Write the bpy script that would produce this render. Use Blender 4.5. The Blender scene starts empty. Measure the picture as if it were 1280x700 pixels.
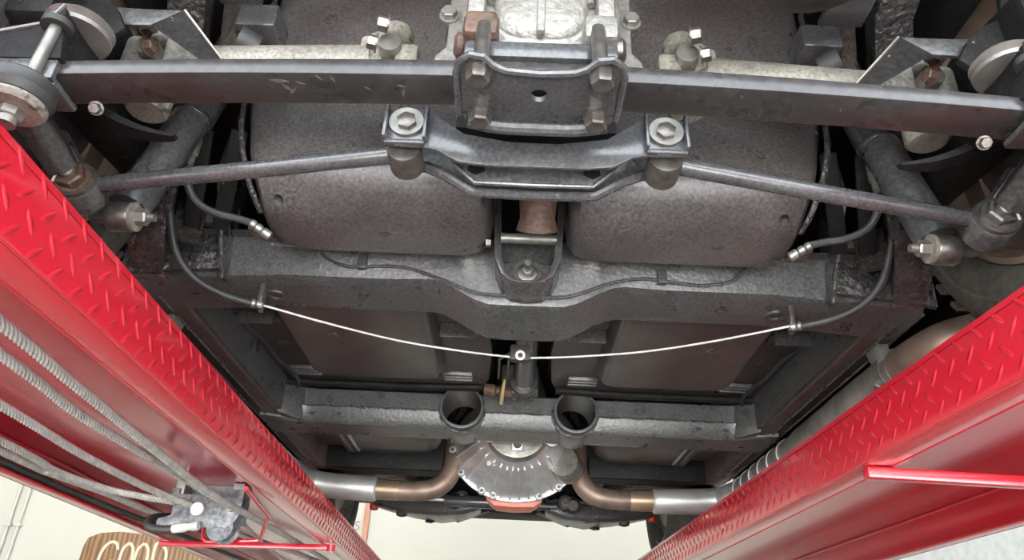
import bpy, bmesh, math, random
from mathutils import Vector, Matrix, noise as mnoise
random.seed(7)
scn = bpy.context.scene
C = scn.collection
PI = math.pi
R = math.radians

# ------------------------------------------------------------------ camera
PITCH, YAW, ROLL = R(28.0), R(0.5), R(2.65)
CAM = Vector((-0.035, 0.0, 1.1))
fw = Vector((math.sin(YAW)*math.cos(PITCH), math.cos(YAW)*math.cos(PITCH), math.sin(PITCH)))
rt = Vector((math.cos(YAW), -math.sin(YAW), 0))
up = rt.cross(fw)
r2 = rt*math.cos(ROLL) + up*math.sin(ROLL)
u2 = up*math.cos(ROLL) - rt*math.sin(ROLL)
cd = bpy.data.cameras.new('camera')
cam = bpy.data.objects.new('camera', cd); C.objects.link(cam)
cd.sensor_fit = 'HORIZONTAL'; cd.sensor_width = 36.0; cd.lens = 36.0*924/1280
cd.clip_start = 0.02; cd.clip_end = 200
cam.matrix_world = Matrix(((r2.x, u2.x, -fw.x, CAM.x), (r2.y, u2.y, -fw.y, CAM.y), (r2.z, u2.z, -fw.z, CAM.z), (0, 0, 0, 1)))
scn.camera = cam

# ------------------------------------------------------------------ world, sun, added fill lights, exposure
w = bpy.data.worlds.new('daylight'); scn.world = w; w.use_nodes = True
bg = w.node_tree.nodes['Background']
bg.inputs[0].default_value = (0.86, 0.93, 1.0, 1); bg.inputs[1].default_value = 6.5
scn.view_settings.view_transform = 'Standard'
scn.view_settings.look = 'None'
scn.view_settings.gamma = 1.0
scn.view_settings.use_curve_mapping = False
scn.view_settings.exposure = 0.15
sl = bpy.data.lights.new('sun', 'SUN'); sl.energy = 58.0; sl.angle = R(1.0); sl.color = (1.0, 0.985, 0.955)
so = bpy.data.objects.new('sun', sl); C.objects.link(so)
so.rotation_euler = (R(7), 0, R(8))   # high behind the building's open door: it lights the concrete apron
scn.cycles.sample_clamp_indirect = 5.0
def area(name, loc, rot, sx, sy, power, col):
    l = bpy.data.lights.new(name, 'AREA'); l.shape = 'RECTANGLE'; l.size = sx; l.size_y = sy
    l.energy = power; l.color = col
    o = bpy.data.objects.new(name, l); C.objects.link(o); o.location = loc; o.rotation_euler = rot
    return o
for x, y in ((-2.6, 0.2), (2.1, 0.2), (-2.6, 3.6), (2.1, 3.6), (-0.2, 5.0)):
    area('ceiling_fill_light', (x, y, 5.4), (0, 0, 0), 0.35, 1.6, 10, (1.0, 0.97, 0.9))  # unseen fill lights, added to brighten the floor and front wall

# ------------------------------------------------------------------ materials
def pm(name, c1, c2=None, rough=0.5, rough2=None, metal=0.0, nscale=8.0, detail=6.0, bump=0.0, bscale=60.0,
       coat=0.0, specks=None, speck_scale=90.0, speck_cut=0.72, lo=0.35, hi=0.65, bdist=0.002, spec=0.5, grain=0.0, gscale=200.0):
    m = bpy.data.materials.new(name); m.use_nodes = True
    nt = m.node_tree; N = nt.nodes; L = nt.links
    b = N['Principled BSDF']
    b.inputs['Metallic'].default_value = metal
    b.inputs['Roughness'].default_value = rough
    b.inputs['Specular IOR Level'].default_value = spec
    if coat: b.inputs['Coat Weight'].default_value = coat; b.inputs['Coat Roughness'].default_value = 0.12
    tc = N.new('ShaderNodeTexCoord')
    def noise(scale, det=detail):
        n = N.new('ShaderNodeTexNoise'); n.inputs['Scale'].default_value = scale; n.inputs['Detail'].default_value = det
        L.new(tc.outputs['Object'], n.inputs['Vector']); return n
    def ramp(a, lo, hi):
        r = N.new('ShaderNodeMapRange'); r.inputs[1].default_value = lo; r.inputs[2].default_value = hi
        L.new(a, r.inputs[0]); return r.outputs[0]
    c2 = c2 or tuple(x*0.8 for x in c1)
    n1 = noise(nscale)
    fac = ramp(n1.outputs[0], lo, hi)
    mx = N.new('ShaderNodeMix'); mx.data_type = 'RGBA'
    mx.inputs[6].default_value = (*c1, 1); mx.inputs[7].default_value = (*c2, 1)
    L.new(fac, mx.inputs[0]); col = mx.outputs[2]
    if specks:
        n2 = noise(speck_scale, 3.0)
        f2 = ramp(n2.outputs[0], speck_cut, speck_cut + 0.05)
        m2 = N.new('ShaderNodeMix'); m2.data_type = 'RGBA'; m2.inputs[7].default_value = (*specks, 1)
        L.new(f2, m2.inputs[0]); L.new(col, m2.inputs[6]); col = m2.outputs[2]
    if grain:
        ng = noise(gscale, 2.0); gr = N.new('ShaderNodeMapRange'); gr.inputs[1].default_value = 0.3; gr.inputs[2].default_value = 0.7
        gr.inputs[3].default_value = 1-grain; gr.inputs[4].default_value = 1+grain; L.new(ng.outputs[0], gr.inputs[0])
        vm = N.new('ShaderNodeVectorMath'); vm.operation = 'SCALE'; L.new(col, vm.inputs[0]); L.new(gr.outputs[0], vm.inputs[3]); col = vm.outputs[0]
    L.new(col, b.inputs['Base Color'])
    if rough2 is not None:
        rr = N.new('ShaderNodeMapRange'); rr.inputs[3].default_value = rough; rr.inputs[4].default_value = rough2
        n3 = noise(nscale*2.3, 1.5); rr.inputs[1].default_value = 0.2; rr.inputs[2].default_value = 0.8
        L.new(n3.outputs[0], rr.inputs[0]); L.new(rr.outputs[0], b.inputs['Roughness'])
    if bump:
        nb = noise(bscale, 4.0); bp = N.new('ShaderNodeBump'); bp.inputs['Strength'].default_value = bump
        bp.inputs['Distance'].default_value = bdist
        L.new(nb.outputs[0], bp.inputs['Height']); L.new(bp.outputs[0], b.inputs['Normal'])
    return m
M = {}
M['black'] = pm('black_chassis_paint', (0.062, 0.063, 0.063), (0.048, 0.048, 0.048), 0.24, 0.38, nscale=9, bump=0.25, bscale=140, bdist=0.003, grain=0.5, gscale=170, spec=0.6)
M['panel'] = pm('undercoated_panel', (0.066, 0.055, 0.053), (0.048, 0.039, 0.038), 0.26, 0.40, nscale=6, bump=0.4, bscale=140, grain=0.4, gscale=180, spec=0.6)
M['undercoat'] = pm('lumpy_undercoat', (0.050, 0.048, 0.047), (0.026, 0.025, 0.025), 0.20, 0.40, nscale=12, bump=1.0, bscale=70, bdist=0.008, specks=(0.15, 0.14, 0.13), speck_scale=110, speck_cut=0.68, grain=0.5, gscale=150, spec=0.6)
M['maroon'] = pm('maroon_tinted_undercoat', (0.078, 0.050, 0.046), (0.040, 0.029, 0.027), 0.28, 0.5, nscale=11, bump=0.5, bscale=110, bdist=0.004, specks=(0.016, 0.015, 0.015), speck_scale=60, speck_cut=0.62, grain=0.4)
M['satin'] = pm('satin_black_enamel', (0.062, 0.062, 0.065), (0.046, 0.046, 0.049), 0.18, 0.28, nscale=20, bump=0.10, bscale=150, grain=0.3, gscale=200, spec=0.9)
M['spring'] = pm('black_composite_spring', (0.036, 0.034, 0.034), (0.026, 0.024, 0.024), 0.24, 0.34, nscale=12, bump=0.06, bscale=90, grain=0.3, gscale=110, spec=0.6)
M['dark'] = pm('dark_grimy_steel', (0.011, 0.0108, 0.0108), (0.006, 0.0058, 0.0058), 0.5, 0.7, nscale=18, bump=0.6, bscale=110, specks=(0.11, 0.105, 0.10), speck_scale=130, speck_cut=0.69, grain=0.4, spec=0.22)
M['rubber'] = pm('black_rubber', (0.030, 0.030, 0.030), (0.018, 0.018, 0.018), 0.5, 0.65, nscale=30, bump=0.15, bscale=200, spec=0.6)
M['tyre'] = pm('worn_tyre_rubber', (0.060, 0.058, 0.047), (0.032, 0.032, 0.028), 0.62, 0.8, nscale=9, bump=0.4, bscale=90, grain=0.4, gscale=90)
M['cast'] = pm('bead_blasted_cast_aluminium', (0.22, 0.213, 0.195), (0.17, 0.164, 0.15), 0.34, 0.44, metal=0.35, nscale=26, bump=0.55, bscale=110, bdist=0.005, grain=0.15, gscale=140)
M['alu'] = pm('bright_aluminium', (0.78, 0.79, 0.80), (0.62, 0.63, 0.64), 0.30, 0.42, metal=0.75, nscale=22, bump=0.2, bscale=200)
M['beige'] = pm('beige_painted_steel', (0.235, 0.222, 0.190), (0.150, 0.140, 0.118), 0.38, 0.52, metal=0.15, nscale=20, bump=0.4, bscale=140, specks=(0.07, 0.055, 0.04), speck_scale=60, speck_cut=0.64, grain=0.3)
M['zinc'] = pm('dull_zinc_steel', (0.30, 0.29, 0.265), (0.17, 0.165, 0.15), 0.32, 0.48, metal=0.7, nscale=35, bump=0.2, bscale=200)
M['bolt'] = pm('dark_oily_bolt_steel', (0.20, 0.185, 0.17), (0.11, 0.10, 0.095), 0.28, 0.42, metal=0.75, nscale=60, bump=0.2, bscale=250)
M['rust'] = pm('rusty_steel', (0.115, 0.068, 0.047), (0.070, 0.047, 0.037), 0.45, 0.7, metal=0.2, nscale=40, bump=0.5, bscale=140, grain=0.4, gscale=120)
M['red'] = pm('red_lift_enamel', (0.42, 0.0085, 0.021), (0.40, 0.008, 0.020), 0.26, nscale=2, coat=0.7)
M['rope'] = pm('galvanised_wire_rope', (0.50, 0.49, 0.46), (0.36, 0.35, 0.33), 0.38, 0.5, metal=0.3, nscale=50)
M['galv'] = pm('mottled_galvanised_plate', (0.17, 0.175, 0.185), (0.07, 0.073, 0.08), 0.4, 0.55, metal=0.3, nscale=70, bump=0.3, bscale=160, grain=0.3, gscale=120)
M['pipe_gold'] = pm('heat_tinted_exhaust_steel', (0.50, 0.36, 0.22), (0.32, 0.24, 0.18), 0.30, 0.42, metal=0.75, nscale=11)
M['pipe_brown'] = pm('brown_scaled_exhaust_steel', (0.30, 0.22, 0.17), (0.17, 0.12, 0.10), 0.40, 0.55, metal=0.6, nscale=14)
M['pipe_silver'] = pm('aluminised_exhaust_steel', (0.60, 0.60, 0.58), (0.46, 0.46, 0.45), 0.34, 0.48, metal=0.65, nscale=16)
M['pipe_grey'] = pm('grimy_exhaust_steel', (0.30, 0.28, 0.265), (0.15, 0.135, 0.125), 0.36, 0.5, metal=0.6, nscale=14)
M['orange'] = pm('orange_red_cover_paint', (0.50, 0.10, 0.055), (0.42, 0.12, 0.08), 0.32, 0.45, nscale=25)
M['cable'] = pm('pale_steel_cable', (0.46, 0.45, 0.43), (0.34, 0.33, 0.32), 0.4, 0.5, metal=0.3, nscale=60)
M['wall'] = pm('cream_wall_paint', (0.46, 0.445, 0.385), (0.445, 0.43, 0.37), 0.7, 0.8, nscale=3)
M['wall_white'] = pm('white_block_wall', (0.74, 0.77, 0.78), (0.62, 0.65, 0.66), 0.7, 0.8, nscale=14, bump=0.4, bscale=40)
M['trim'] = pm('brown_trim_paint', (0.42, 0.20, 0.12), (0.34, 0.15, 0.09), 0.6, nscale=10)
M['floor'] = pm('sealed_concrete_floor', (0.165, 0.148, 0.140), (0.13, 0.116, 0.11), 0.20, 0.30, nscale=1.4)
M['apron'] = pm('pale_concrete_apron', (0.60, 0.605, 0.595), (0.53, 0.535, 0.525), 0.8, nscale=1.2)
M['ceil'] = pm('off_white_ceiling', (0.75, 0.74, 0.70), (0.72, 0.71, 0.67), 0.8, nscale=3)
M['letter'] = pm('cream_sign_paint', (0.52, 0.48, 0.37), (0.46, 0.42, 0.32), 0.6, nscale=20)
M['ink'] = pm('dark_sign_lettering', (0.22, 0.21, 0.19), (0.18, 0.17, 0.15), 0.6, nscale=20)
M['yellow'] = pm('pale_yellow_tie', (0.72, 0.58, 0.28), (0.60, 0.46, 0.22), 0.5, nscale=30)
M['white'] = pm('white_fitting', (0.50, 0.50, 0.47), (0.36, 0.36, 0.34), 0.45, nscale=40)
M['bodyred'] = pm('red_rubber_cap', (0.55, 0.05, 0.03), (0.45, 0.04, 0.03), 0.4, nscale=20)
M['brown_dirt'] = pm('brown_dusty_panel', (0.034, 0.027, 0.022), (0.014, 0.012, 0.010), 0.6, 0.8, nscale=7, bump=0.9, bscale=90, bdist=0.008, grain=0.6, gscale=90, spec=0.3)
# rear wall of the stowage tubs: blue-black undercoat with a worn brown patch and pale scuffs
m = pm('scuffed_tub_undercoat', (0.105, 0.100, 0.098), (0.062, 0.054, 0.053), 0.24, 0.36, nscale=5, bump=0.25, bscale=170, grain=0.45, gscale=190, spec=0.6)
M['tub'] = m
# sign wood
m = bpy.data.materials.new('routed_pine_board'); m.use_nodes = True
nt = m.node_tree; b = nt.nodes['Principled BSDF']; b.inputs['Roughness'].default_value = 0.55
tc = nt.nodes.new('ShaderNodeTexCoord'); wv = nt.nodes.new('ShaderNodeTexWave'); cr = nt.nodes.new('ShaderNodeValToRGB')
wv.inputs['Scale'].default_value = 5.0; wv.inputs['Distortion'].default_value = 5.0; wv.inputs['Detail'].default_value = 3; wv.inputs['Detail Scale'].default_value = 1.5
mp = nt.nodes.new('ShaderNodeMapping'); mp.inputs['Scale'].default_value = (1.6, 1, 0.35)
cr.color_ramp.elements[0].color = (0.27, 0.150, 0.070, 1); cr.color_ramp.elements[1].color = (0.115, 0.060, 0.028, 1)
nt.links.new(tc.outputs['Object'], mp.inputs[0]); nt.links.new(mp.outputs[0], wv.inputs[0]); nt.links.new(wv.outputs[1], cr.inputs[0]); nt.links.new(cr.outputs[0], b.inputs['Base Color'])
M['wood'] = m

# ------------------------------------------------------------------ mesh helpers
def V(*a): return Vector(a)
def basis(axis):
    a = Vector(axis).normalized()
    t = Vector((0, 0, 1)) if abs(a.z) < 0.9 else Vector((1, 0, 0))
    e1 = a.cross(t).normalized(); e2 = a.cross(e1).normalized()
    return a, e1, e2
CAR_ROT = -0.020; CAR_X = -0.022
def carT(p): return Vector((p[0] + CAR_X - CAR_ROT*p[1], p[1] + CAR_ROT*p[0], p[2]))
WL = {}
class MB:
    """collects shapes; s = -1 mirrors them across the car's centre plane"""
    def __init__(self, s=1, car=True): self.v = []; self.f = []; self.s = s; self.car = car
    def add(self, vs, fs):
        o = len(self.v); self.v += [Vector(p) for p in vs]; self.f += [tuple(i+o for i in f) for f in fs]; return self
    def box(self, x0, x1, y0, y1, z0, z1):
        p = [(x, y, z) for z in (z0, z1) for y in (y0, y1) for x in (x0, x1)]
        return self.add(p, [(0, 2, 3, 1), (4, 5, 7, 6), (0, 1, 5, 4), (2, 6, 7, 3), (0, 4, 6, 2), (1, 3, 7, 5)])
    def obox(self, c, half, ex, ey, ez):
        c = Vector(c); ex = Vector(ex).normalized()*half[0]; ey = Vector(ey).normalized()*half[1]; ez = Vector(ez).normalized()*half[2]
        p = [c + ex*i + ey*j + ez*k for k in (-1, 1) for j in (-1, 1) for i in (-1, 1)]
        return self.add(p, [(0, 2, 3, 1), (4, 5, 7, 6), (0, 1, 5, 4), (2, 6, 7, 3), (0, 4, 6, 2), (1, 3, 7, 5)])
    def bar(self, a, b, wd, ht, upv=(0, 0, 1)):
        a = Vector(a); b = Vector(b); d = (b-a); n = d.cross(Vector(upv)).normalized(); u = n.cross(d).normalized()
        return self.obox((a+b)/2, (d.length/2, wd/2, ht/2), d, n, u)
    def prism(self, pts, off):
        off = Vector(off); n = len(pts); p = [Vector(q) for q in pts]; p += [q + off for q in p]
        return self.add(p, [tuple(range(n-1, -1, -1)), tuple(range(n, 2*n))] + [(i, (i+1) % n, n+(i+1) % n, n+i) for i in range(n)])
    def loft(self, secs, cap=True, closed=True):
        n = len(secs[0]); vs = [p for s in secs for p in s]; fs = []
        for k in range(len(secs)-1):
            for i in range(n if closed else n-1):
                j = (i+1) % n
                fs.append((k*n+i, k*n+j, (k+1)*n+j, (k+1)*n+i))
        if cap and closed:
            fs.append(tuple(range(n-1, -1, -1))); fs.append(tuple(range((len(secs)-1)*n, len(secs)*n)))
        return self.add(vs, fs)
    def tube(self, path, r, n=12, cap=True, smooth=0):
        P = [Vector(p) for p in path]
        if smooth: P = spline(P, smooth)
        m = len(P); rr = r if isinstance(r, (list, tuple)) else [r]*m
        if len(rr) != m: rr = [rr[min(len(rr)-1, int(i*len(rr)/m))] for i in range(m)]
        t0 = (P[1]-P[0]).normalized(); _, e1, e2 = basis(t0); secs = []
        for i in range(m):
            t = ((P[min(i+1, m-1)] - P[max(i-1, 0)])).normalized()
            e1 = (e1 - t*e1.dot(t)).normalized(); e2 = t.cross(e1)
            secs.append([P[i] + (e1*math.cos(2*PI*k/n) + e2*math.sin(2*PI*k/n))*rr[i] for k in range(n)])
        return self.loft(secs, cap)
    def lathe(self, prof, o, axis, n=20, cap=True):
        a, e1, e2 = basis(axis); o = Vector(o)
        secs = [[o + a*t + (e1*math.cos(2*PI*k/n) + e2*math.sin(2*PI*k/n))*max(r, 1e-5) for k in range(n)] for r, t in prof]
        return self.loft(secs, cap)
    def cyl(self, a, b, r, n=16):
        a = Vector(a); b = Vector(b)
        return self.lathe([(r, 0), (r, (b-a).length)], a, b-a, n)
    def ring(self, o, axis, ro, ri, h, n=28):
        return self.lathe([(ri, 0), (ro, 0), (ro, h), (ri, h), (ri, 0)], o, axis, n, cap=False)
    def hexb(self, o, axis, r, h, washer=0.0, phase=0.0):
        a, e1, e2 = basis(axis); o = Vector(o); st = 0
        if washer: self.lathe([(washer, 0), (washer, 0.0025)], o, a, 18); st = 0.002
        def rg(rad, t, n=6): return [o + a*t + (e1*math.cos(2*PI*k/n+phase) + e2*math.sin(2*PI*k/n+phase))*rad for k in range(n)]
        self.loft([rg(r, st), rg(r, st+h*0.85), rg(r*0.84, st+h)])
        return self
    def build(self, name, mat, parent=None, bevel=0.0, seg=2, angle=35, origin=None):
        vs = [Vector((p.x*self.s, p.y, p.z)) for p in self.v]
        if self.car: vs = [carT(p) for p in vs]
        lo = Vector([min(p[i] for p in vs) for i in range(3)]); hi = Vector([max(p[i] for p in vs) for i in range(3)])
        c = Vector(((lo.x+hi.x)/2, (lo.y+hi.y)/2, lo.z)) if origin is None else Vector(origin)
        me = bpy.data.meshes.new(name)
        me.from_pydata([p - c for p in vs], [], self.f)
        bm = bmesh.new(); bm.from_mesh(me)
        bmesh.ops.recalc_face_normals(bm, faces=bm.faces)
        if bevel:
            es = [e for e in bm.edges if len(e.link_faces) == 2 and e.calc_face_angle(0) > R(28)]
            bmesh.ops.bevel(bm, geom=es, offset=bevel, segments=seg, profile=0.5, affect='EDGES', clamp_overlap=True)
        bm.to_mesh(me); bm.free()
        for p in me.polygons: p.use_smooth = True
        me.set_sharp_from_angle(angle=R(angle))
        me.materials.append(M[mat] if isinstance(mat, str) else mat)
        o = bpy.data.objects.new(name, me); C.objects.link(o)
        if parent is not None:
            o.parent = parent; o.location = c - WL[parent.name]
        else: o.location = c
        WL[o.name] = c
        return o
def spline(P, k):
    """Catmull-Rom through P, k steps for each span"""
    out = []
    for i in range(len(P)-1):
        p0 = P[max(i-1, 0)]; p1 = P[i]; p2 = P[i+1]; p3 = P[min(i+2, len(P)-1)]
        for j in range(k):
            t = j/k
            out.append(0.5*((2*p1) + (p2-p0)*t + (2*p0-5*p1+4*p2-p3)*t*t + (3*p1-p0-3*p2+p3)*t**3))
    out.append(P[-1]); return out
def tag(o, label, cat, group=None):
    o['label'] = label; o['category'] = cat
    if group: o['group'] = group
    return o
def thing(name, label, cat, loc, group=None, car=True):
    o = bpy.data.objects.new(name, None); C.objects.link(o); o.empty_display_size = 0.05
    loc = carT(loc) if car else Vector(loc)
    o.location = loc; WL[o.name] = loc
    return tag(o, label, cat, group)
def struct(o): o['kind'] = 'structure'; return o
def cut(o, mbs):
    """cut real holes: boolean difference with the given shapes (car space), applied at once"""
    tmp = []
    for mb in mbs:
        c = mb.build('cutter', 'dark', None)
        md = o.modifiers.new('cut', 'BOOLEAN'); md.operation = 'DIFFERENCE'; md.object = c; md.solver = 'EXACT'
        tmp.append(c)
    bpy.context.view_layer.update()
    me = bpy.data.meshes.new_from_object(o.evaluated_get(bpy.context.evaluated_depsgraph_get()))
    o.modifiers.clear(); old = o.data; nm = old.name; o.data = me; bpy.data.meshes.remove(old); me.name = nm
    for p in me.polygons: p.use_smooth = True
    me.set_sharp_from_angle(angle=R(35))
    for c in tmp: d = c.data; bpy.data.objects.remove(c); bpy.data.meshes.remove(d)
    return o
def rrect(x0, x1, y0, y1, r, z, n=5):
    pts = []
    for cx, cy, a0 in ((x1-r, y1-r, 0), (x0+r, y1-r, 90), (x0+r, y0+r, 180), (x1-r, y0+r, 270)):
        for k in range(n+1):
            a = R(a0+90*k/n); pts.append(V(cx+r*math.cos(a), cy+r*math.sin(a), z))
    return pts
ROPE = 'beside the rope-carrying runway'
PIPE = 'beside the ribbed side exhaust'
def near(s): return ROPE if s < 0 else PIPE

# ------------------------------------------------------------------ the room
def room(name, x0, x1, y0, y1, z0, z1, mat): return struct(MB(car=False).box(x0, x1, y0, y1, z0, z1).build(name, mat))
room('floor', -5.1, 3.3, -1.7, 6.6, -0.15, 0.0, 'floor')
room('floor_apron', -14, 14, -24.0, -1.7, -0.17, -0.01, 'apron')
room('wall_front', -5.0, 3.2, 6.3, 6.45, 0, 5.6, 'wall')
room('wall_left', -5.0, -4.85, -1.7, 6.3, 0, 5.6, 'wall')
room('wall_right', 3.05, 3.2, -1.7, 6.3, 0, 5.6, 'wall_white')
room('ceiling', -5.0, 3.2, -1.7, 6.45, 5.6, 5.7, 'ceil')
room('trim_1', -1.10, -1.055, 6.27, 6.3, 0, 5.6, 'trim')
# ------------------------------------------------------------------ things on the front wall
sg = thing('wooden_sign', 'carved brown wooden wall sign with cream routed capital letters', 'sign', (-2.70, 6.26, 1.28), car=False)
top = [(-3.30, 1.30), (-3.285, 1.60), (-3.27, 1.86), (-3.255, 1.915), (-3.17, 1.955), (-3.02, 1.972), (-2.84, 1.962), (-2.66, 1.95), (-2.44, 1.93), (-2.25, 1.95), (-2.18, 1.93), (-2.16, 1.62), (-2.17, 1.28), (-2.7, 1.29)]
MB(car=False).prism([(x, 6.30, z) for x, z in top], (0, -0.05, 0)).build('board', 'wood', sg, bevel=0.008)
def stroke(pts, x, z, wd, ht):
    P = [V(x + a*wd, 6.246, z + b*ht) for a, b in pts]
    mb = MB(car=False); P = spline(P, 5); L = []; Rr = []
    for i, p in enumerate(P):
        t = (P[min(i+1, len(P)-1)] - P[max(i-1, 0)]).normalized(); n = V(-t.z, 0, t.x)*0.011
        L.append(p+n); Rr.append(p-n)
    secs = [[a, b_, b_ + V(0, 0.01, 0), a + V(0, 0.01, 0)] for a, b_ in zip(L, Rr)]
    return mb.loft(secs)
GLY = {'G': [(0.95, 0.80), (0.8, 0.97), (0.5, 1.0), (0.2, 0.85), (0.05, 0.5), (0.15, 0.15), (0.5, 0.0), (0.85, 0.1), (0.9, 0.45), (0.6, 0.45)],
       'O': [(0.5, 1.0), (0.15, 0.85), (0.05, 0.5), (0.15, 0.15), (0.5, 0.0), (0.85, 0.15), (0.95, 0.5), (0.85, 0.85), (0.5, 1.0)],
       'D': [(0.1, 0.0), (0.1, 0.5), (0.1, 1.0), (0.55, 0.98), (0.9, 0.75), (0.92, 0.3), (0.6, 0.02), (0.1, 0.0)]}
for ch, x, wd in (('G', -3.13, 0.145), ('O', -2.965, 0.105), ('O', -2.85, 0.11), ('D', -2.715, 0.12)):
    stroke(GLY[ch], x, 1.62, wd, 0.27).build('letter', 'letter', sg)
# lettering painted on the wall beyond
def wall_text(name, txt, x, z, size, label):
    cu = bpy.data.curves.new(name, 'FONT'); cu.body = txt; cu.size = size; cu.extrude = 0.002
    t = bpy.data.objects.new(name, cu); C.objects.link(t); t.rotation_euler = (PI/2, 0, 0); t.location = (x, 6.296, z)
    bpy.context.view_layer.update()
    me = bpy.data.meshes.new_from_object(t.evaluated_get(bpy.context.evaluated_depsgraph_get()))
    bpy.data.objects.remove(t); bpy.data.curves.remove(cu)
    me.materials.clear(); me.materials.append(M['ink'])
    o = bpy.data.objects.new(name, me); C.objects.link(o); o.rotation_euler = (PI/2, 0, 0); o.location = (x, 6.296, z)
    tag(o, label, 'lettering'); return o
wall_text('wall_lettering', 'E', -1.22, 2.225, 0.105, 'dark capital letter E on the cream wall, higher line of lettering')
wall_text('wall_lettering', 'TS', -1.235, 2.075, 0.105, 'dark capital letters TS on the cream wall, lower line beside brown trim')
for x, nm, lb in ((-3.93, 'electrical_conduit', 'thin cream conduit pipe on the front wall, farther from the wooden sign'), (-3.85, 'electrical_conduit', 'thin cream conduit pipe on the front wall, nearer the wooden sign')):
    c = thing(nm, lb, 'conduit', (x, 6.28, 0.4), 'cream conduit pipes on the wall', car=False)
    MB(car=False).tube([(x, 6.28, 0.4), (x, 6.28, 4.15)], 0.014, 8).build('pipe', 'wall', c)
    MB(car=False).box(x-0.03, x+0.03, 6.262, 6.30, 1.98, 2.0).build('clip', 'wall', c)

# ------------------------------------------------------------------ the lift
YR0, YR1 = -1.3, 4.7
def lug_mesh():
    n = 10; Lh, Wh, H = 0.0145, 0.0034, 0.0013
    vs = []; fs = []
    for lv, (sc, h) in enumerate(((1.0, 0.0), (0.72, H))):
        for k in range(n):
            a = 2*PI*k/n; c, s = math.cos(a), math.sin(a)
            vs.append(V(h, Lh*sc*c, Wh*sc*s*(1 if abs(c) < 0.9 else 0.8)))
    for k in range(n): fs.append((k, (k+1) % n, n+(k+1) % n, n+k))
    fs.append(tuple(range(n, 2*n)))
    return vs, fs
LV, LF = lug_mesh()
lug_me = bpy.data.meshes.new('tread_lug'); lug_me.from_pydata(LV, [], LF); lug_me.materials.append(M['red'])
for p in lug_me.polygons: p.use_smooth = True
def runway(s, xin, xout, zt, zb, label, y_first):
    root = thing('lift_runway', label, 'lift runway', (0, 0, zb), car=False)
    xi, xo = s*xin, s*xout
    def sp(x0, x1): return (min(x0, x1), max(x0, x1))
    def bxm(x0, x1, z0, z1): a, b = sp(x0, x1); return MB(car=False).box(a, b, YR0, YR1, z0, z1)
    bxm(xi, xo, zt-0.008, zt).build('deck', 'red', root)
    side = bxm(xi, xi+s*0.006, zb, zt-0.0082).build('inner_side', 'red', root, bevel=0.002)
    bxm(xi+s*0.0062, xi+s*0.050, zb, zb+0.006).build('inner_lip', 'red', root, bevel=0.0015)
    # sheared, slightly wavy edge of the lip
    bead = MB(car=False).tube([(xi+s*(0.0505+0.0015*mnoise.noise(V(y*3, s, 0))), y, zb+0.001) for y in [YR0+0.05*i for i in range(int((YR1-YR0)/0.05))]], 0.0022, 6)
    bead.build('weld_bead', 'red', root)
    bxm(xo-s*0.006, xo, zb, zt-0.0082).build('outer_side', 'red', root, bevel=0.002)
    bxm(xo-s*0.036, xo-s*0.0062, zb, zb+0.006).build('outer_lip', 'red', root, bevel=0.0015)
    MB(car=False).tube([(xo-s*0.008, YR0, zt-0.010), (xo-s*0.008, YR1, zt-0.010)], 0.004, 6).build('weld_seam', 'red', root)
    cell = 0.0205; rows = 4; z0 = zb + (zt-zb-rows*cell)/2 + cell/2 + 0.001
    rest = MB(car=False); cnt = 0
    for i in range(int((4.4-y_first)/(2*cell))):
        for j in range(rows):
            y = y_first + i*2*cell + (j % 2)*cell; z = z0 + j*cell; ang = R(46)*(-1 if j % 2 else 1)
            if cnt < 300:
                o = bpy.data.objects.new('tread_lug', lug_me); C.objects.link(o); o.parent = side
                o.location = V(xi, y, z) - WL[side.name]; o.rotation_euler = (ang, 0, 0 if s < 0 else PI)
                cnt += 1
            else:
                mt = Matrix.Translation((xi, y, z)) @ Matrix.Rotation(0 if s < 0 else PI, 4, 'Z') @ Matrix.Rotation(ang, 4, 'X')
                rest.add([mt @ p for p in LV], LF)
    ro = rest.build('tread_lugs', 'red', side); ro['kind'] = 'stuff'
    return root
rl = runway(-1, 0.478, 1.062, 1.505, 1.422, 'red diamond-plate lift runway with grey wire ropes running underneath', 0.42)
rr_ = runway(1, 0.548, 1.075, 1.505, 1.412, 'red diamond-plate lift runway with bare underside, no ropes', 0.62)
# cross bars under the runways belong to them
MB(car=False).bar((-1.05, 2.46, 1.412), (-0.49, 2.36, 1.412), 0.016, 0.016).build('cross_bar', 'red', rl, bevel=0.003)
MB(car=False).lathe([(0.013, 0), (0.013, 0.02)], (-0.50, 2.362, 1.40), (0, 0, 1), 12).build('cross_bar_stud', 'red', rl)
MB(car=False).bar((0.556, 1.150, 1.402), (1.062, 1.172, 1.402), 0.020, 0.018).build('cross_bar', 'red', rr_, bevel=0.003)
MB(car=False).tube([(-0.545, 1.60, 1.42), (-0.545, 1.80, 1.40), (-0.60, 1.965, 1.37), (-0.61, 1.97, 1.368), (-0.74, 1.99, 1.362), (-0.752, 1.99, 1.37), (-0.755, 1.985, 1.41)], 0.005, 8).build('rope_guard', 'red', rl)
for o in (rl, rr_): o.rotation_euler.z = 0.009

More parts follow.
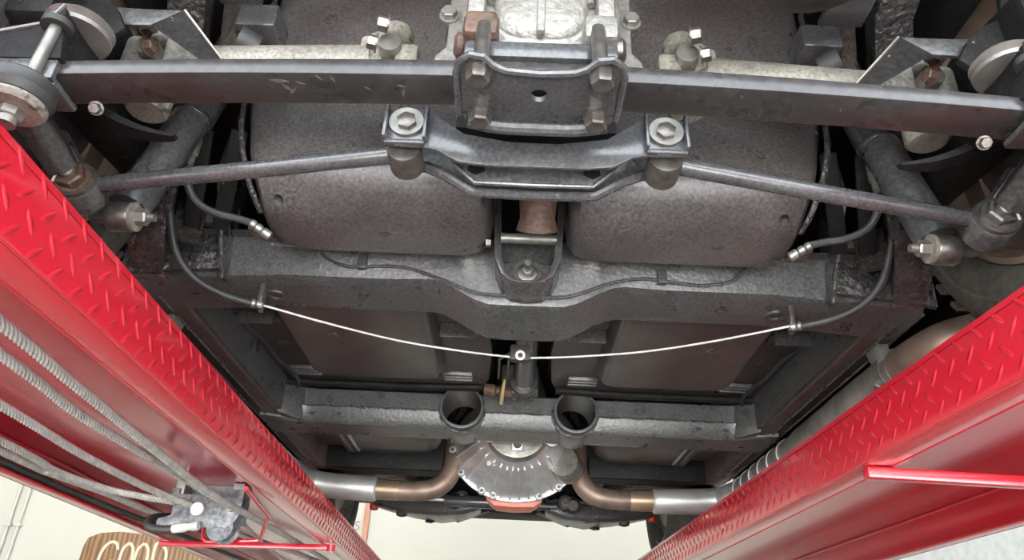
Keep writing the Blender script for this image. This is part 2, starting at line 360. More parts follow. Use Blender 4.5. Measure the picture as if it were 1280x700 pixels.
def rope(name, path, label, r=0.0078, twist=True):
    P = spline([V(*p) for p in path], 10)
    # resample: dense where it shows
    out = [P[0]]; acc = 0
    for a, b in zip(P[:-1], P[1:]):
        d = (b-a).length
        step = 0.0016 if (twist and 0.7 < (a.y+b.y)/2 < 2.4) else 0.04
        k = max(1, int(d/step))
        for i in range(1, k+1): out.append(a.lerp(b, i/k))
    n = 24; mb = MB(car=False); secs = []; ph = 0.0
    t0 = (out[1]-out[0]).normalized(); _, e1, e2 = basis(t0)
    for i, p in enumerate(out):
        t = (out[min(i+1, len(out)-1)] - out[max(i-1, 0)]).normalized()
        e1 = (e1 - t*e1.dot(t)).normalized(); e2 = t.cross(e1)
        if i: ph += 2*PI*(p-out[i-1]).length/0.062
        secs.append([p + (e1*math.cos(2*PI*k/n) + e2*math.sin(2*PI*k/n))*r*(0.74 + 0.32*abs(math.cos(3*(2*PI*k/n - ph)))) for k in range(n)])
    mb.loft(secs)
    o = mb.build(name, 'rope', None, angle=38)
    return tag(o, label, 'wire rope', 'lift ropes under the runway')
rope('wire_rope', [(-0.615, 0.3, 1.445), (-0.636, 0.808, 1.445), (-0.652, 1.044, 1.443), (-0.672, 1.418, 1.438), (-0.668, 1.729, 1.425), (-0.655, 2.10, 1.43), (-0.65, 2.7, 1.44), (-0.66, 3.6, 1.455)], 'grey twisted wire rope nearest the runway inner lip, passing across the pulley bracket')
rope('wire_rope', [(-0.70, 0.3, 1.455), (-0.714, 0.951, 1.453), (-0.732, 1.219, 1.45), (-0.726, 1.54, 1.45), (-0.720, 1.86, 1.45)], 'grey twisted wire rope second from the runway inner lip, ending at pulley bracket')
rope('wire_rope', [(-0.83, 0.3, 1.455), (-0.849, 1.186, 1.452), (-0.862, 1.49, 1.45), (-0.832, 1.78, 1.442), (-0.768, 1.95, 1.435), (-0.73, 2.06, 1.45)], 'grey twisted wire rope in the middle of five, running over the pulley pin')
rope('wire_rope', [(-0.965, 0.3, 1.455), (-0.985, 1.437, 1.452), (-1.00, 1.652, 1.45), (-0.965, 1.80, 1.448), (-0.905, 1.875, 1.446), (-0.84, 1.93, 1.446)], 'grey twisted wire rope bending sideways into the pulley bracket')
rope('wire_rope', [(-1.035, 0.3, 1.455), (-1.033, 1.523, 1.452), (-1.022, 1.685, 1.45), (-0.99, 1.886, 1.45), (-0.96, 2.176, 1.45), (-0.84, 2.5, 1.455), (-0.70, 3.2, 1.46)], 'grey twisted wire rope nearest the runway outer side, beside the black hose')
tag(MB(car=False).tube([(-1.05, 0.3, 1.44), (-1.05, 1.4, 1.44), (-1.044, 1.901, 1.44), (-1.03, 2.395, 1.445), (-1.0, 3.4, 1.45)], 0.007, 10, smooth=6).build('hydraulic_hose', 'rubber'), 'slim black hydraulic line along the outer side of the rope runway', 'hose')
tag(MB(car=False).tube([(-0.90, 3.6, 1.46), (-0.80, 2.6, 1.45), (-0.74, 2.1, 1.45)], 0.006, 10, smooth=6).build('hydraulic_line', 'rope'), 'straight pale steel line running forward beyond the pulley bracket', 'pipe')
# pulley bracket
pb = thing('pulley_bracket', 'mottled galvanised pulley bracket with pin and roller under the runway', 'pulley bracket', (-0.74, 1.92, 1.37), car=False)
Yp = 1.90
MB(car=False).prism([(-0.842, Yp, 1.475), (-0.822, Yp, 1.475), (-0.822, Yp, 1.462), (-0.70, Yp, 1.458), (-0.70, Yp, 1.478), (-0.662, Yp, 1.478), (-0.662, Yp, 1.42), (-0.672, Yp, 1.40), (-0.69, Yp, 1.385), (-0.84, Yp, 1.380), (-0.86, Yp, 1.385), (-0.86, Yp, 1.40), (-0.83, Yp, 1.41), (-0.83, Yp, 1.44), (-0.842, Yp, 1.45)], (0, 0.008, 0)).build('front_plate', 'galv', pb, bevel=0.001)
MB(car=False).prism([(-0.84, Yp+0.06, 1.495), (-0.665, Yp+0.06, 1.495), (-0.665, Yp+0.06, 1.40), (-0.84, Yp+0.06, 1.40)], (0, 0.008, 0)).build('back_plate', 'galv', pb)
MB(car=False).box(-0.838, -0.815, Yp+0.008, Yp+0.06, 1.462, 1.495).build('mounting_tab', 'zinc', pb, bevel=0.001)
MB(car=False).box(-0.695, -0.667, Yp+0.008, Yp+0.06, 1.462, 1.495).build('mounting_tab', 'zinc', pb, bevel=0.001)
MB(car=False).lathe([(0.016, -0.012), (0.017, 0.0), (0.017, 0.07)], (-0.765, Yp, 1.425), (0, 1, 0), 18).build('pin', 'white', pb)
MB(car=False).tube([(-0.75, Yp-0.006, 1.442), (-0.735, Yp-0.008, 1.452), (-0.715, Yp-0.008, 1.448), (-0.70, Yp-0.008, 1.446)], 0.0022, 6).build('split_pin', 'zinc', pb)
MB(car=False).hexb((-0.685, Yp, 1.43), (0, -1, 0), 0.009, 0.010, 0.012).build('bolt', 'zinc', pb)
MB(car=False).lathe([(0.004, 0), (0.032, 0.0), (0.034, 0.006), (0.026, 0.012), (0.026, 0.045), (0.034, 0.05), (0.032, 0.056), (0.004, 0.056)], (-0.705, Yp+0.002, 1.386), (0, 1, 0), 22).build('roller', 'galv', pb)
hs = thing('looped_hose', 'short black hose looped back with a white crimped fitting under pulley bracket', 'hose', (-0.9, 1.95, 1.36), car=False)
MB(car=False).tube([(-0.87, 1.99, 1.42), (-0.885, 1.93, 1.405), (-0.88, 1.90, 1.385), (-0.855, 1.89, 1.374), (-0.825, 1.89, 1.374), (-0.81, 1.89, 1.376)], 0.0095, 12, smooth=5).build('hose', 'rubber', hs)
MB(car=False).lathe([(0.0105, 0), (0.0115, 0.004), (0.0115, 0.03), (0.009, 0.034), (0.009, 0.042), (0.011, 0.046), (0.011, 0.062)], (-0.812, 1.889, 1.376), (1, -0.05, 0.15), 14).build('fitting', 'white', hs)

# ================================================================== THE CAR (car space: x across, y forward, z up)
# ------------------------------------------------------------------ body: tubs, floor pans, outer shell
body = thing('car_underbody', 'black undercoated underside body panels of the raised sports car', 'car body', (0, 1.9, 1.735))
def tub(s):
    mb = MB(s); x0, x1 = 0.060, 0.492
    prof = [(0.985, 2.32), (0.985, 2.10), (0.972, 1.95), (0.955, 1.86)]
    rr = 0.085; cy, cz = 0.945+rr, 1.737+rr
    prof += [(cy - rr*math.cos(R(a)), cz - rr*math.sin(R(a))) for a in (5, 18, 30, 42, 54, 66, 78, 90)]
    prof += [(1.06, 1.735), (1.115, 1.737), (1.128, 1.75), (1.128, 2.32)]
    xs = [(x0, 0.045), (x0+0.006, 0.02), (x0+0.02, 0.006), (x0+0.045, 0.0), (0.2, 0), (0.35, 0), (x1-0.06, 0), (x1-0.02, 0.004), (x1-0.006, 0.012), (x1, 0.022)]
    secs = []
    for x, ins in xs:
        sec = []
        for y, z in prof:
            k = max(0.0, min(1.0, (1.95-z)/0.2))
            taper = 0.050*k*max(0, (x-0.35)/0.142)   # outer wall leans in towards the bottom
            sec.append(V(x - taper, y + (ins if y < 1.05 else -ins), z + ins*k))
        secs.append(sec)
    mb.loft(secs)
    o = mb.build('stowage_tub', 'tub', body, angle=50)
    cut(o, [MB(s).lathe([(0.0085, 0), (0.0085, 0.28)], (0.402, 0.985, 1.71), (0, 0, 1), 18)])
    # rolled flange with rough sealer down the outer edge
    MB(s).tube([(0.494, 0.985, 2.3), (0.494, 0.985, 2.1), (0.492, 0.972, 1.95), (0.475, 0.96, 1.85), (0.452, 0.985, 1.775), (0.440, 1.02, 1.75)], 0.005, 8, smooth=4).build('seam_sealer', 'undercoat', o)
for s in (-1, 1): tub(s)
# brown dusty patches are wear on the tub walls: shallow dirt crusts
def floor_pan(s):
    mb = MB(s)
    pts = [(0.105, 1.28), (0.66, 1.28), (0.66, 2.03), (0.12, 2.03), (0.085, 1.9), (0.072, 1.7), (0.085, 1.45)]
    mb.prism([(x, y, 1.80) for x, y in pts], (0, 0, 0.02))
    fp = mb.build('floor_pan', 'panel', body, bevel=0.004)
    # tunnel wall
    secs = []
    for y, xx in ((1.28, 0.105), (1.45, 0.088), (1.7, 0.076), (1.9, 0.088), (2.03, 0.122), (2.3, 0.19)):
        secs.append([V(xx, y, 1.803), V(xx-0.012, y, 1.83), V(xx-0.02, y, 2.0), V(xx-0.014, y, 2.0), V(xx-0.004, y, 1.83), V(xx+0.012, y, 1.812)])
    MB(s).loft(secs).build('tunnel_wall', 'dark', fp)
    lo = rrect(0.205, 0.525, 1.20, 1.80, 0.045, 1.757); hi = rrect(0.190, 0.545, 1.185, 1.825, 0.055, 1.7995)
    MB(s).loft([lo, hi]).build('seat_well', 'panel', fp, bevel=0.006)
    MB(s).lathe([(0.012, 0), (0.012, 0.002), (0.009, 0.0045), (0.003, 0.0045)], (0.425, 1.533, 1.757), (0, 0, -1), 18).build('rubber_plug', 'bolt', fp)
    MB(s).lathe([(0.014, 0), (0.014, 0.002), (0.010, 0.004), (0.003, 0.004)], (0.590, 1.69, 1.80), (0, 0, -1), 18).build('rubber_plug', 'panel', fp)
    for xa, xb in ((0.128, 0.205), (0.535, 0.622)):
        for k in range(3):
            MB(s).prism([(xa, 1.842+k*0.02, 1.7995), (xa, 1.846+k*0.02, 1.789), (xa, 1.854+k*0.02, 1.789), (xa, 1.858+k*0.02, 1.7995)], (xb-xa, 0, 0)).build('stiffening_rib', 'black', fp, bevel=0.001)
    for xa, xb, ya, yb in ((0.108, 0.188, 1.535, 1.60), (0.560, 0.645, 1.505, 1.560)):
        b_ = MB(s).box(xa, xb, ya, ya+0.005, 1.765, 1.7995).box(xa, xb, ya+0.005, yb, 1.793, 1.7995).build('seat_bracket', 'black', fp, bevel=0.001)
        for k in range(3):
            xx = xa + (k+0.5)*(xb-xa)/3
            MB(s).hexb((xx, (ya+yb)/2+0.008, 1.793), (0, 0, -1), 0.0055, 0.005).build('bracket_bolt', 'bolt', b_)
    # wiring loom along the rail
    MB(s).tube([(0.642, 1.45, 1.792), (0.640, 1.55, 1.785), (0.628, 1.66, 1.790), (0.622, 1.76, 1.784), (0.612, 1.86, 1.79), (0.608, 1.93, 1.785), (0.63, 1.99, 1.785)], 0.0055, 8, smooth=5).build('wiring_loom', 'rubber', fp)
    # front edge drops to a rolled heel, coloured dark for the shaded gap
    MB(s).tube([(0.10, 1.945, 1.795), (0.3, 1.955, 1.793), (0.645, 1.955, 1.793)], 0.012, 10).build('heel_roll', 'dark', fp)
    # footwell pan ahead of the crossmember
    secs = []
    for y, xi, z in ((2.06, 0.235, 1.79), (2.20, 0.235, 1.745), (2.42, 0.25, 1.738), (2.50, 0.29, 1.742), (2.53, 0.31, 1.76), (2.56, 0.33, 1.86)):
        secs.append([V(xi, y, z+0.03), V(xi+0.015, y, z+0.006), V(xi+0.05, y, z), V(0.57, y, z), V(0.57, y, z+0.05), V(xi, y, z+0.05)])
    tp = MB(s).loft(secs).build('footwell_pan', 'panel', body, angle=50)
    MB(s).box(0.572, 0.66, 2.05, 2.5, 1.765, 1.80).build('footwell_side', 'maroon', tp)
    for k, xx in enumerate((0.525, 0.55)):
        MB(s).bar((xx, 2.24, 1.736), (xx-0.004, 2.44, 1.733), 0.007, 0.006).build('footwell_rib', 'zinc' if k else 'alu', tp)
    MB(s).box(0.22, 0.69, 2.57, 2.63, 1.70, 2.1).build('front_bulkhead', 'dark', body)
for s in (-1, 1): floor_pan(s)
# tunnel roof, outer shell (keeps daylight out from above), sills and wheel housings
MB().box(-0.24, 0.24, 1.13, 2.62, 2.0, 2.02).build('tunnel_roof', 'dark', body)
MB().box(-0.94, 0.94, 0.42, 4.15, 2.34, 2.36).build('body_shade_sheet', 'dark', body)  # flat dark sheet added over the car to block light from above
for s in (-1, 1):
    MB(s).box(0.930, 0.945, 0.40, 4.2, 1.93, 2.40).build('fender_side', 'dark', body)
    MB(s).box(0.72, 0.90, 1.13, 2.90, 1.80, 1.86).box(0.845, 0.90, 1.13, 2.90, 1.64, 1.80).build('sill', 'dark', body, bevel=0.01)
    MB(s).box(0.640, 0.648, 0.32, 1.0, 2.0, 2.34).build('inner_wheel_house', 'dark', body)
MB().box(-0.90, 0.90, 0.15, 0.52, 2.09, 2.38).build('tail_shade_block', 'dark', body, bevel=0.04)  # unseen tail block, sized to shade the upper tubs but admit low sky
MB().box(-0.90, 0.90, 4.15, 4.2, 1.9, 2.36).build('front_valance', 'dark', body)
MB().box(-0.45, 0.45, 3.05, 3.9, 2.02, 2.06).build('engine_bay_shade_panel', 'dark', body)  # plain sheet added to keep the engine bay in shadow

# ------------------------------------------------------------------ frame
frame = thing('chassis_frame', 'black steel chassis frame of side rails and cross-members under the car', 'chassis frame', (0, 1.9, 1.66))
def zb_kick(x):
    a = abs(x)
    t = max(0.0, min(1.0, (a-0.055)/0.125)); t = t*t*(3-2*t)
    return 1.668 + 0.052*t - 0.018*max(0, (a-0.45)/0.25)
xs = [-0.715 + 1.43*i/64 for i in range(65)]
secs = []
for x in xs:
    zb = zb_kick(x); a = abs(x); lean = 0.018*(1 - max(0, min(1, (a-0.05)/0.2)))
    secs.append([V(x, 1.150, 1.793), V(x, 1.168-lean, 1.788), V(x, 1.186-lean, zb+0.016), V(x, 1.190-lean, zb+0.005), V(x, 1.200-lean, zb), V(x, 1.305, zb-0.004), V(x, 1.315, zb+0.006), V(x, 1.315, 1.80)])
kick = MB().loft(secs).build('rear_crossmember', 'black', frame, angle=30)
cut(kick, [MB().lathe([(r_, 0), (r_, 0.04)], (x, 1.272, 1.645), (0, 0, 1), 16) for x, r_ in ((-0.026, 0.007), (0.012, 0.010))])
for s in (-1, 1):
    MB(s).tube([(0.715, 1.186, 1.795), (0.60, 1.183, 1.80)], 0.004, 6).build('weld', 'undercoat', kick)
    # lumpy sealed outer corner
    MB(s).prism([(0.548, 1.176, 1.80), (0.548, 1.180, 1.722), (0.62, 1.180, 1.716), (0.70, 1.18, 1.708), (0.73, 1.18, 1.70), (0.735, 1.18, 1.80)], (0, -0.012, 0)).build('corner_plate', 'undercoat', kick, bevel=0.004)
    MB(s).lathe([(0.012, 0), (0.012, 0.002), (0.008, 0.006), (0.002, 0.007)], (0.600, 1.168, 1.742), (0, -1, 0), 16).build('corner_rivet', 'undercoat', kick)
    g = MB(s).prism([(0.540, 1.180, 1.700), (0.540, 1.165, 1.700), (0.545, 1.060, 1.86), (0.545, 1.08, 2.0), (0.545, 1.18, 2.0)], (0.007, 0, 0)).build('gusset', 'undercoat', frame, bevel=0.001)
    MB(s).ring((0.47, 1.25, 1.7135), (0, 0, -1), 0.019, 0.013, 0.004).build('drain_collar', 'bolt', kick)
    # side rail
    secs = []
    for y, xi, xo, z0, z1 in ((1.18, 0.655, 0.716, 1.706, 1.80), (1.30, 0.655, 0.716, 1.70, 1.80), (1.9, 0.655, 0.716, 1.70, 1.80), (2.50, 0.660, 0.722, 1.70, 1.80), (2.56, 0.645, 0.72, 1.70, 1.80), (2.60, 0.60, 0.71, 1.70, 1.80), (2.63, 0.52, 0.68, 1.70, 1.80), (2.66, 0.42, 0.62, 1.70, 1.80), (2.80, 0.36, 0.45, 1.71, 1.81), (3.05, 0.34, 0.42, 1.76, 1.87), (4.0, 0.34, 0.42, 1.78, 1.88)):
        secs.append([V(xi, y, z0), V(xo, y, z0), V(xo, y, z1), V(xi, y, z1)])
    rail = MB(s).loft(secs).build('side_rail', 'maroon', frame, bevel=0.005)
    secs = [[V(xi, y, z0), V(xo, y, z0), V(xo, y, z1), V(xi, y, z1)] for y, xi, xo, z0, z1 in ((0.52, 0.50, 0.56, 2.05, 2.14), (0.65, 0.50, 0.56, 2.04, 2.13), (0.80, 0.51, 0.57, 2.00, 2.09), (0.98, 0.57, 0.635, 1.88, 1.98), (1.10, 0.63, 0.70, 1.75, 1.86), (1.1795, 0.655, 0.716, 1.706, 1.80))]
    MB(s).loft(secs).build('rail_kick_up', 'undercoat', frame, bevel=0.005)
    MB(s).tube([(0.7175, 1.2, 1.702), (0.7175, 1.6, 1.702), (0.7175, 2.5, 1.702)], 0.004, 6).build('rail_weld', 'undercoat', rail)
    MB(s).tube([(0.6885, 1.25, 1.699), (0.6885, 1.6, 1.699), (0.6885, 2.45, 1.699)], 0.003, 6).build('rail_seam', 'undercoat', rail)
    # inner web of the rail, dark
    MB(s).box(0.646, 0.6545, 1.32, 1.99, 1.708, 1.80).build('rail_inner_flange', 'black', rail)
    MB(s).box(0.25, 0.66, 2.535, 2.575, 1.70, 1.775).build('torque_box', 'dark', frame, bevel=0.006)
# transmission cross-member
secs = []
for i in range(49):
    x = -0.70 + 1.40*i/48; a = abs(x); e = max(0.0, (a-0.57)/0.13); e = e*e
    yr = 2.0 - 0.06*e; dz = 0.012*e
    secs.append([V(x, yr+0.002, 1.793), V(x, yr-0.006, 1.787), V(x, yr-0.002, 1.741), V(x, yr-0.007, 1.737), V(x, yr+0.002, 1.702-dz), V(x, yr+0.009, 1.693-dz*0.3), V(x, 2.105, 1.690), V(x, 2.112, 1.697), V(x, 2.112, 1.793)])
tcm = MB().loft(secs).build('transmission_crossmember', 'black', frame, angle=30)
cut(tcm, [MB(s).lathe([(0.0585, 0), (0.0585, 0.3)], (0.157, 1.90, 1.741), (0, 1, 0), 40) for s in (-1, 1)])
for s in (-1, 1):
    MB(s).ring((0.157, 1.955, 1.741), (0, 1, 0), 0.0608, 0.0535, 0.165, 40).build('exhaust_ring', 'black', tcm, bevel=0.001)
    MB(s).ring((0.157, 1.986, 1.741), (0, 1, 0), 0.0655, 0.0600, 0.008, 40).build('ring_weld', 'undercoat', tcm)
    secs = [[V(0.60, 1.992, 1.695), V(0.655, 1.94, 1.70), V(0.655, 1.94, 1.79), V(0.60, 1.992, 1.79)], [V(0.60, 2.02, 1.695), V(0.655, 2.02, 1.70), V(0.655, 2.02, 1.79), V(0.60, 2.02, 1.79)]]
    MB(s).loft(secs).build('end_gusset', 'black', tcm, bevel=0.004)
    for xx, zz, rr_h in ((0.575, 1.720, 0.008), (0.50, 1.722, 0.008)):
        MB(s).lathe([(rr_h, 0), (rr_h, 0.001), (rr_h*0.5, 0.001)], (xx, 1.9975, zz), (0, -1, 0), 14).build('rubber_grommet', 'rubber', tcm)
MB().tube([(x, 1.9935, 1.7385 + 0.0012*math.sin(x*90)) for x in [-0.59+0.02*i for i in range(60)] if abs(abs(x)-0.157) > 0.072 and x < -0.2], 0.003, 6).build('crossmember_seam', 'undercoat', tcm)
MB().tube([(x, 1.9935, 1.7385 + 0.0012*math.sin(x*90)) for x in [0.23+0.02*i for i in range(18)]], 0.003, 6).build('crossmember_seam', 'undercoat', tcm)
MB().tube([(x, 1.9935, 1.7385 + 0.0012*math.sin(x*90)) for x in [-0.08+0.02*i for i in range(9)]], 0.003, 6).build('crossmember_seam', 'undercoat', tcm)
for x in (-0.03, 0.025): MB().lathe([(0.008, 0), (0.008, 0.002), (0.003, 0.003)], (x, 1.999, 1.763), (0, -1, 0), 14).build('crossmember_stud', 'bolt', tcm)
# pinion bracket in the middle of the rear cross-member
pbk = thing('pinion_bracket', 'black U-shaped differential pinion bracket bolted to the rear cross-member', 'bracket', (0, 1.12, 1.674))
def ub(dx): return [(-0.062+dx, 1.90), (-0.062+dx, 1.80), (-0.056+dx*0.9, 1.72), (-0.044+dx*0.8, 1.69), (-0.028+dx*0.5, 1.677), (0, 1.674+dx*0.35)]
outer = ub(0); inner = ub(0.013)
op = [(x, z) for x, z in outer] + [(-x, z) for x, z in reversed(outer[:-1])]
ip = [(x, z) for x, z in inner] + [(-x, z) for x, z in reversed(inner[:-1])]
secs = [[V(a[0], 1.085, a[1]), V(a[0], 1.165, a[1]), V(b_[0], 1.165, b_[1]), V(b_[0], 1.085, b_[1])] for a, b_ in zip(op, ip)]
MB().loft(secs).build('flange', 'satin', pbk, bevel=0.002)
MB().prism([(x, 1.106, z) for x, z in ip if z < 1.76], (0, 0.006, 0)).build('web', 'black', pbk)
MB().ring((0, 1.106, 1.703), (0, -1, 0), 0.024, 0.017, 0.004).build('washer', 'black', pbk)
MB().lathe([(0.017, 0), (0.017, 0.003), (0.012, 0.005), (0.004, 0.005)], (0, 1.106, 1.703), (0, -1, 0), 20).build('washer', 'bolt', pbk)
MB().hexb((0, 1.101, 1.703), (0, -1, 0), 0.010, 0.009).cyl((0, 1.094, 1.703), (0, 1.066, 1.701), 0.0055, 10).build('bolt', 'zinc', pbk)

# ------------------------------------------------------------------ differential, spring, links
df = thing('differential', 'bare cast aluminium differential housing above the transverse spring', 'differential', (0, 0.74, 1.73))
MB().loft([[V(p.x, y, p.z) for p in [V(-w_, 0, z0), V(-w_, 0, z1), V(-w_*0.6, 0, z1+0.04), V(w_*0.6, 0, z1+0.04), V(w_, 0, z1), V(w_, 0, z0), V(w_*0.7, 0, z0-0.03), V(-w_*0.7, 0, z0-0.03)]] for y, w_, z0, z1 in ((0.705, 0.12, 1.78, 1.95), (0.86, 0.11, 1.79, 1.94), (0.93, 0.05, 1.79, 1.88))]).build('carrier', 'cast', df, bevel=0.01)
MB().prism([(x, 0.690, z) for x, z in ((-0.118, 1.99), (-0.118, 1.80), (-0.130, 1.785), (-0.134, 1.765), (-0.128, 1.745), (-0.10, 1.74), (0.10, 1.74), (0.128, 1.745), (0.134, 1.765), (0.130, 1.785), (0.118, 1.80), (0.118, 1.99))], (0, 0.018, 0)).build('cover_flange', 'cast', df, bevel=0.003)
# domed cover
sec = []
def se(cx, cz, a, b_, y, n=28, e=0.55):
    out = []
    for k in range(n):
        t = 2*PI*k/n; c, s_ = math.cos(t), math.sin(t)
        out.append(V(cx + a*abs(c)**e*(1 if c > 0 else -1), y, cz + b_*abs(s_)**e*(1 if s_ > 0 else -1)))
    return out
MB().loft([se(0, 1.855, 0.10, 0.115, 0.692), se(0, 1.855, 0.098, 0.113, 0.655), se(0, 1.86, 0.080, 0.100, 0.642), se(0, 1.862, 0.066, 0.085, 0.640)]).build('rear_cover', 'cast', df, angle=50)
MB().loft([se(0, 1.848, 0.060, 0.083, 0.645), se(0, 1.848, 0.056, 0.078, 0.634), se(0, 1.85, 0.045, 0.068, 0.629)]).build('cover_dome', 'cast', df, angle=50)
MB().box(-0.005, 0.005, 0.625, 0.64, 1.765, 1.935).build('cover_rib', 'cast', df, bevel=0.003)
MB().tube([(-0.06, 0.634, 1.818), (-0.055, 0.634, 1.845), (-0.03, 0.634, 1.862), (0, 0.634, 1.866), (0.03, 0.634, 1.862), (0.055, 0.634, 1.845), (0.06, 0.634, 1.818)], 0.005, 8, smooth=4).build('cover_ridge', 'cast', df)
for s in (-1, 1):
    MB(s).box(0.066, 0.088, 0.618, 0.66, 1.735, 1.98).build('cover_post', 'cast', df, bevel=0.006)
    MB(s).box(0.048, 0.088, 0.596, 0.655, 1.728, 1.765).build('mounting_foot', 'rust' if s < 0 else 'cast', df, bevel=0.008)
    MB(s).prism([(0.048, 0.63, 1.765), (0.028, 0.63, 1.735), (0.048, 0.63, 1.735)], (0, 0.02, 0)).build('foot_web', 'cast', df)
    b_ = MB(s).hexb((0.118, 0.690, 1.852), (0, -1, 0), 0.0105, 0.010, 0.013).build('cover_bolt', 'zinc', df)
    MB(s).lathe([(0.0105, 0), (0.0155, 0.001), (0.0155, 0.008), (0.010, 0.012)], (0.09, 0.645, 1.755), (1, -0.1, 0), 16).build('drain_plug', 'rust' if s < 0 else 'bolt', df)
MB().box(-0.085, 0.087, 0.607, 0.650, 1.704, 1.7275).build('spacer_bar', 'satin', df, bevel=0.003)
MB().lathe([(0.030, 0), (0.032, 0.02), (0.028, 0.07), (0.034, 0.09)], (0.012, 0.955, 1.80), (0, 0.75, -0.85), 20).build('pinion_nose', 'rust', df)
MB().cyl((-0.047, 1.075, 1.752), (0.047, 1.075, 1.752), 0.009, 14).build('pinion_cross_bolt', 'zinc', df)
MB().hexb((-0.064, 1.085, 1.748), (-1, 0, 0), 0.009, 0.010).build('pinion_nut', 'bolt', df)

spr = thing('leaf_spring', 'black transverse composite leaf spring spanning the rear axle', 'leaf spring', (0, 0.61, 1.63))
secs = []
for i in range(49):
    x = -0.605 + 1.21*i/48; a = abs(x)/0.6
    zb = 1.667 - 0.026*a**1.8; th = 0.024 - 0.005*a
    secs.append([V(x, 0.600, zb), V(x, 0.650, zb), V(x, 0.650, zb+th), V(x, 0.600, zb+th)])
MB().loft(secs).build('spring_blade', 'spring', spr, bevel=0.003)
ol = [(-0.097, 0.640), (-0.097, 0.575), (-0.093, 0.560), (-0.080, 0.550), (-0.066, 0.552), (-0.055, 0.564), (-0.040, 0.571), (0, 0.574), (0.040, 0.571), (0.055, 0.564), (0.066, 0.552), (0.080, 0.550), (0.093, 0.560), (0.097, 0.575), (0.097, 0.640), (0.085, 0.655), (0.05, 0.660), (-0.05, 0.660), (-0.085, 0.655)]
ol = [(x*0.90, y) for x, y in ol]
plate = MB().prism([(x, y, 1.647) for x, y in ol], (0, 0, 0.007)).build('clamp_plate', 'satin', spr, bevel=0.0015)
cut(plate, [MB().lathe([(0.0095, 0), (0.0095, 0.05)], (0.0, 0.606, 1.63), (0, 0, 1), 20)])
rim = [V(x, y, 1.6475) for x, y in ol[:15]]
MB().tube(rim, 0.0042, 8).build('plate_rim', 'satin', plate)
MB().tube([(-0.078, 0.650, 1.646), (-0.045, 0.656, 1.644), (0, 0.657, 1.644), (0.045, 0.656, 1.644), (0.078, 0.650, 1.646)], 0.008, 10, smooth=3).build('plate_front_lip', 'satin', plate)
for x, y in ((-0.064, 0.571), (0.064, 0.571), (-0.064, 0.637), (0.064, 0.637)):
    MB().hexb((x, y, 1.647), (0, 0, -1), 0.0128, 0.013, 0.0142, phase=0.4).build('clamp_bolt', 'bolt', spr)
    if y < 0.6: MB().cyl((x, y+0.012, 1.655), (x, y+0.03, 1.742), 0.0088, 14).build('bolt_shank', 'bolt', spr)
MB().box(-0.012, 0.012, 0.5985, 0.600, 1.668, 1.674).build('paint_mark', 'yellow', spr)
for x, y, ang, ln_ in ((-0.285, 0.612, 0.1, 0.012), (-0.278, 0.622, 0.9, 0.009), (-0.272, 0.628, 2.3, 0.008), (-0.262, 0.615, 0.4, 0.006), (-0.240, 0.606, 1.0, 0.006), (-0.225, 0.608, 1.2, 0.007), (-0.190, 0.622, 0.6, 0.005), (-0.150, 0.628, 1.7, 0.008), (-0.152, 0.618, 0.3, 0.006), (0.22, 0.612, 0.7, 0.004), (0.33, 0.622, 1.1, 0.004)):
    zc = 1.667 - 0.026*(abs(x)/0.6)**1.8 - 0.0004; c_, s_ = math.cos(ang), math.sin(ang)
    MB().prism([(x+ln_*c_, y+ln_*s_, zc), (x-ln_*0.3*s_, y+ln_*0.3*c_, zc), (x-ln_*0.8*c_, y-ln_*0.8*s_, zc), (x+ln_*0.2*s_, y-ln_*0.2*c_, zc)], (0, 0, 0.0006)).build('paint_chip', 'zinc', spr)
for s in (-1, 1):
    # end wrap plate
    MB(s).box(0.515, 0.606, 0.592, 0.6, 1.634, 1.659).box(0.590, 0.606, 0.592, 0.599, 1.655, 1.664).box(0.53, 0.56, 0.592, 0.599, 1.655, 1.663).box(0.515, 0.606, 0.6, 0.645, 1.632, 1.640).build('end_wrap', 'satin' if s < 0 else 'black', spr, bevel=0.001)
    ln = tag(thing('spring_end_bolt', 'x', 'bolt', (s*0.552, 0.615, 1.56)), 'long spring end bolt with rubber cushion and castle nut, ' + near(s), 'bolt')
    bx_, by_ = 0.533, 0.602
    MB(s).cyl((bx_, by_-0.018, 1.57), (bx_-0.004, by_-0.014, 1.712), 0.0068, 12).build('shank', 'zinc', ln)
    MB(s).lathe([(0.014, 0), (0.030, 0.002), (0.035, 0.010), (0.033, 0.017), (0.034, 0.024), (0.026, 0.031), (0.014, 0.031)], (bx_, by_-0.018, 1.590), (0, 0, 1), 28).build('rubber_cushion', 'rubber', ln)
    MB(s).lathe([(0.008, 0), (0.027, 0.001), (0.031, 0.006), (0.031, 0.009), (0.008, 0.010)], (bx_, by_-0.018, 1.581), (0, 0, 1), 28).build('cup_washer', 'beige', ln)
    MB(s).hexb((bx_, by_-0.018, 1.581), (0, 0, -1), 0.0125, 0.010).lathe([(0.0095, 0), (0.0095, 0.008), (0.004, 0.008)], (bx_, by_-0.018, 1.571), (0, 0, -1), 12).build('castle_nut', 'zinc', ln)
    MB(s).lathe([(0.012, 0), (0.036, 0.003), (0.037, 0.008), (0.030, 0.012), (0.038, 0.018), (0.030, 0.026), (0.012, 0.027)], (bx_+0.006, by_+0.03, 1.728), (0, 0, 1), 28).build('upper_cushion', 'pipe_grey', ln)
    MB(s).ring((bx_-0.004, by_-0.014, 1.700), (0, 0, 1), 0.016, 0.008, 0.008, 20).build('bolt_collar', 'rubber', ln)

